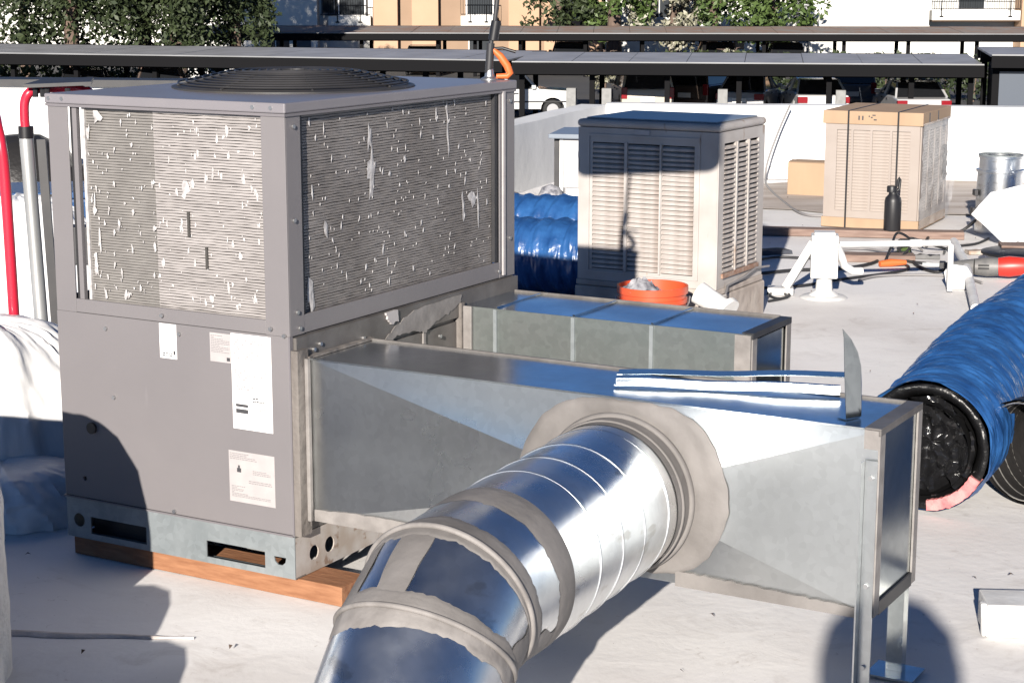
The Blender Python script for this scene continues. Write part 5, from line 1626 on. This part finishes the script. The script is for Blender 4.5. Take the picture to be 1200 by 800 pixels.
car('black car parked beneath the farther carport toward the right', 'suv', M['car_black'], 14.0, 96.5, AW, 4.6, 1.82, 1.7)
car('dark car parked beside the black one beneath the farther carport', 'suv', M['car_brown'], 10.6, 96.8, AW, 4.6, 1.82, 1.7)

def leaf_mass(mb, c, rx, ry, rz, n, size, seed, clumps=26):
    r = random.Random(seed)
    C = []
    for k in range(clumps):
        while True:
            p = Vector((r.uniform(-1, 1), r.uniform(-1, 1), r.uniform(-1, 1)))
            if .25 < p.length < 1:
                break
        C.append((Vector((p.x * rx, p.y * ry, p.z * rz)), r.uniform(.22, .42)))
    for i in range(n):
        cc, cr = C[r.randrange(clumps)]
        p = Vector((r.gauss(0, 1), r.gauss(0, 1), r.gauss(0, 1))).normalized() * (r.random() ** .4)
        q = Vector(c) + cc + Vector((p.x * cr * rx, p.y * cr * ry, p.z * cr * rz))
        s = size * r.uniform(.6, 1.3)
        a = Vector((r.uniform(-1, 1), r.uniform(-1, 1), r.uniform(-1, 1))).normalized()
        b = a.cross(Vector((r.uniform(-1, 1), r.uniform(-1, 1), r.uniform(-1, 1)))).normalized()
        mb.add([q - a * s, q + b * s * .45, q + a * s, q - b * s * .45], [(0, 1, 2, 3)])
    return mb
def tree(lab, x, y, h, rx, rz, cz, leaf, n=2600, size=.2, seed=0, trunk=.22, clumps=26, lean=0.0):
    root = thing('tree', lab, 'tree', (x, y, GZ), 0, 'trees round the parking lot')
    tr = MB()
    tr.tube([(0, 0, -.05), (lean * .3, 0, h * .3), (lean * .7, .1, h * .6), (lean, 0, h * .85)], [trunk * 1.25, trunk, trunk * .7, trunk * .3], 10)
    r = random.Random(seed + 50)
    for k in range(7):
        a, t = r.uniform(0, 2 * PI), r.uniform(.38, .75)
        p = Vector((lean * t, 0, h * t))
        q = p + Vector((math.cos(a) * rx * .7, math.sin(a) * rx * .7, rz * .55))
        m_ = (p + q) / 2 + Vector((0, 0, .2))
        tr.tube([p, m_, q], [trunk * .45, trunk * .3, trunk * .12], 6)
    part('trunk', tr, 'bark', root, smooth=60)
    part('crown', leaf_mass(MB(), (lean, 0, cz), rx, rx, rz, n, size, seed, clumps), leaf, root)
    return root
tree('big dark evergreen at the far left behind the carport', -19.4, 82, 16, 3.9, 7.2, 8.2, 'leaf_dark', 17000, .16, 1, .3, clumps=80)
tree('dark green tree with a thick trunk right of the far left evergreen', -14.9, 83, 10, 3.1, 3.8, 4.8, 'leaf_dark', 9000, .15, 2, .34, clumps=44)
tree('dark loose tree whose branches reach over the farther carport', -12.6, 85, 9, 2.0, 3.5, 5.0, 'leaf_dark', 6000, .15, 3, clumps=34)
tree('tall evergreen filling the gap behind the left carport', -17.2, 87, 15, 4.0, 6.6, 7.6, 'leaf_dark', 14000, .17, 4, .3, clumps=70)
tree('bushy dark tree in front of the tan building', 2.6, 103, 7, 2.1, 2.3, 3.5, 'leaf_dark', 2000, .2, 5)
tree('mid green tree with red brown trunk right of the tan building', 5.6, 102, 8, 2.0, 2.6, 4.2, 'leaf_mid', 2200, .2, 6, .38)
tree('pale leaved tree in front of the white wall', 9.0, 104, 7, 2.5, 2.3, 3.6, 'leaf_pale', 3000, .19, 7)
tree('bright green bushy tree left of the tall white wall', 14.2, 102, 7, 2.6, 2.5, 4.0, 'leaf_mid', 3600, .2, 8, clumps=36)
tree('green tree with pale trunk beside the bright green one', 10.9, 101, 8, 1.5, 2.0, 4.4, 'leaf_mid', 1600, .2, 9, .26)
tree('small pale shrub tree seen between the carport posts', 4.0, 80, 2.2, .9, .8, 1.15, 'leaf_pale', 1300, .10, 10, .08)
tree('small dry tree under the right end of the middle carport', 15.6, 70.5, 2.2, .9, .8, 1.1, 'leaf_pale', 500, .10, 11, .1)
tree('small grey leaved tree between the brown vehicle and the hatchback', 9.4, 79, 2.2, 1.0, .8, 1.1, 'leaf_pale', 900, .10, 12, .1)
tree('dark evergreen at the extreme left edge behind the carport', -22.0, 84, 9, 3.0, 3.6, 4.7, 'leaf_dark', 6000, .16, 21, clumps=40)
# added hedges that darken the gaps beyond the front carports
def hedge(lab, x0, x1, y0, y1, h, seed):
    root = thing('hedge', lab, 'hedge', ((x0 + x1) / 2, (y0 + y1) / 2, GZ), math.atan2(y1 - y0, x1 - x0))
    L = math.hypot(x1 - x0, y1 - y0)
    mb = MB()
    r = random.Random(seed)
    for i in range(int(L * 170)):
        q = Vector((r.uniform(-L / 2, L / 2), r.gauss(0, .35), abs(r.gauss(h * .5, h * .27))))
        q.z = min(q.z, h * (1 + .15 * nz(q.x * .8, seed)))
        s = r.uniform(.10, .2)
        a = Vector((r.uniform(-1, 1), r.uniform(-1, 1), r.uniform(-1, 1))).normalized()
        b = a.cross(Vector((r.uniform(-1, 1), r.uniform(-1, 1), r.uniform(-1, 1)))).normalized()
        mb.add([q - a * s, q + b * s * .5, q + a * s, q - b * s * .5], [(0, 1, 2, 3)])
    part('foliage', mb, 'leaf_dark', root)
    st = MB()
    for i in range(int(L / 1.2)):
        st.tube([(-L / 2 + i * 1.2, 0, -.02), (-L / 2 + i * 1.2 + .1, .05, h * .8)], [.04, .02], 6)
    part('stem', st, 'bark', root)
hedge('added dark hedge filling the gap behind the middle carport', 6.0, 24, 78.5, 75, 1.9, 5)
hedge('added dark hedge filling the gap behind the left carport', -26, -11.5, 80.5, 78, 1.5, 9)

# apartment buildings
def box_part(name, root, x0, x1, y0, y1, z0, z1, m, **k):
    return part(name, MB().box(x0, x1, y0, y1, z0, z1), m, root, **k)
def window_part(root, x0, x1, y, z0, z1, m='b_white'):
    f = part('window', MB().plate(rect2(x0, x1, z0, z1), [rect2(x0 + .07, (x0 + x1) / 2 - .03, z0 + .07, z1 - .07), rect2((x0 + x1) / 2 + .03, x1 - .07, z0 + .07, z1 - .07)], 'y', y - .06, y - .001), m, root)
    part('pane', MB().box(x0 + .05, x1 - .05, y - .025, y - .015, z0 + .05, z1 - .05), 'b_glass', f)
    part('sill', MB().box(x0 - .06, x1 + .06, y - .14, y - .0605, z0 - .07, z0 - .002), m, f)
def balcony(root, x0, x1, y, z, d=1.3, slab='b_white', rail=True):
    p = box_part('balcony', root, x0, x1, y - d, y - .002, z - .55, z, slab)
    box_part('soffit', p, x0 + .02, x1 - .02, y - d + .05, y - .05, z - .62, z - .551, 'b_soffit')
    rl = MB()
    rl.box(x0, x1, y - d + .02, y - d + .06, z + .98, z + 1.03).box(x0, x1, y - d + .02, y - d + .06, z + .08, z + .12)
    n = int((x1 - x0) / .14)
    for i in range(n + 1):
        x = x0 + (x1 - x0) * i / n
        rl.box(x - .012, x + .012, y - d + .03, y - d + .05, z + .12, z + .98)
    part('railing', rl, 'dark_steel', p)
    for x in (x0 + .55, x1 - .6):
        part('bracket', MB().box(x - .03, x + .03, y - d - .02, y - d - .001, z - .38, z + .6).box(x - .12, x + .12, y - d - .03, y - d - .021, z - .38, z - .30), 'dark_steel', p)
    dr_ = box_part('door', p, (x0 + x1) / 2 - .8, (x0 + x1) / 2 + .9, y - .05, y - .003, z, z + 2.1, 'label')
    part('pane', MB().box((x0 + x1) / 2 - .7, (x0 + x1) / 2 + .8, y - .065, y - .051, z + .1, z + 2.0), 'b_glass', p)
    return p
HB = 2.2
b1 = thing('apartment_building', 'white apartment block half in tree shade behind the left trees', 'building', (0, 111, 0), 0)
box_part('wall', b1, -34, -11.6, 0, 9, GZ, HB, 'b_white')
box_part('wall', b1, -11.59, -8.3, 1.2, 9, GZ, HB, 'b_white', label='recessed white wall with a dark window')
window_part(b1, -11.45, -9.9, 1.2, -.75, 1.2, 'car_blue')
window_part(b1, -15.0, -13.2, 0, -3.0, -1.7)
window_part(b1, -24.0, -22.2, 0, -.9, .7)
window_part(b1, -20.0, -18.2, 0, -.9, .7)
box_part('door', b1, -12.9, -12.0, -.05, -.002, GZ, -1.4, 'car_blue')
balcony(b1, -10.9, -8.4, .9, -.85)
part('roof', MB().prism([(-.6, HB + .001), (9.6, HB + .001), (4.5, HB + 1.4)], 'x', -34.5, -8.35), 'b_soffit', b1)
b2 = thing('apartment_building', 'tan apartment block with square columns in the middle', 'building', (0, 110, 0), 0)
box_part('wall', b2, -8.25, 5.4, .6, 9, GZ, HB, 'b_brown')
for x0, x1 in ((-8.15, -6.75), (-5.9, -4.35), (-.2, 1.6)):
    box_part('column', b2, x0, x1, -.1, .595, GZ, HB, 'b_tan')
box_part('wall', b2, 1.9, 5.3, .2, .598, GZ, HB, 'b_tan')
balcony(b2, -3.0, -.9, .58, -.80)
window_part(b2, -2.6, -1.2, .6, -3.0, -1.8)
window_part(b2, 3.0, 4.4, .2, -.9, .5)
part('roof', MB().prism([(-.8, HB + .001), (9.6, HB + .001), (4.5, HB + 1.4)], 'x', -8.3, 5.5), 'b_soffit', b2)
b3 = thing('apartment_building', 'bright white apartment block with a railed balcony at right', 'building', (0, 110, 0), 0)
box_part('wall', b3, 5.6, 17.0, 1.6, 10, GZ, HB, 'b_white')
box_part('wall', b3, 17.6, 24.6, 0, 9, GZ, HB, 'b_white')
box_part('wall', b3, 17.005, 17.595, .5, 9, GZ, HB, 'cabinet')
box_part('wall', b3, 24.605, 30.0, 1.4, 9, GZ, HB, 'b_white')
box_part('wall', b3, 30.01, 38.0, -.2, 9, GZ, HB, 'b_tan')
window_part(b3, 8.0, 9.6, 1.6, -1.0, .6)
window_part(b3, 12.5, 14.0, 1.6, -2.9, -1.6)
balcony(b3, 24.75, 29.95, 1.395, -.50, 1.5)
window_part(b3, 19.8, 21.6, 0, .9, 1.9)
part('roof', MB().prism([(-.8, HB + .001), (10.6, HB + .001), (4.9, HB + 1.4)], 'x', 5.52, 38.4), 'b_soffit', b3)
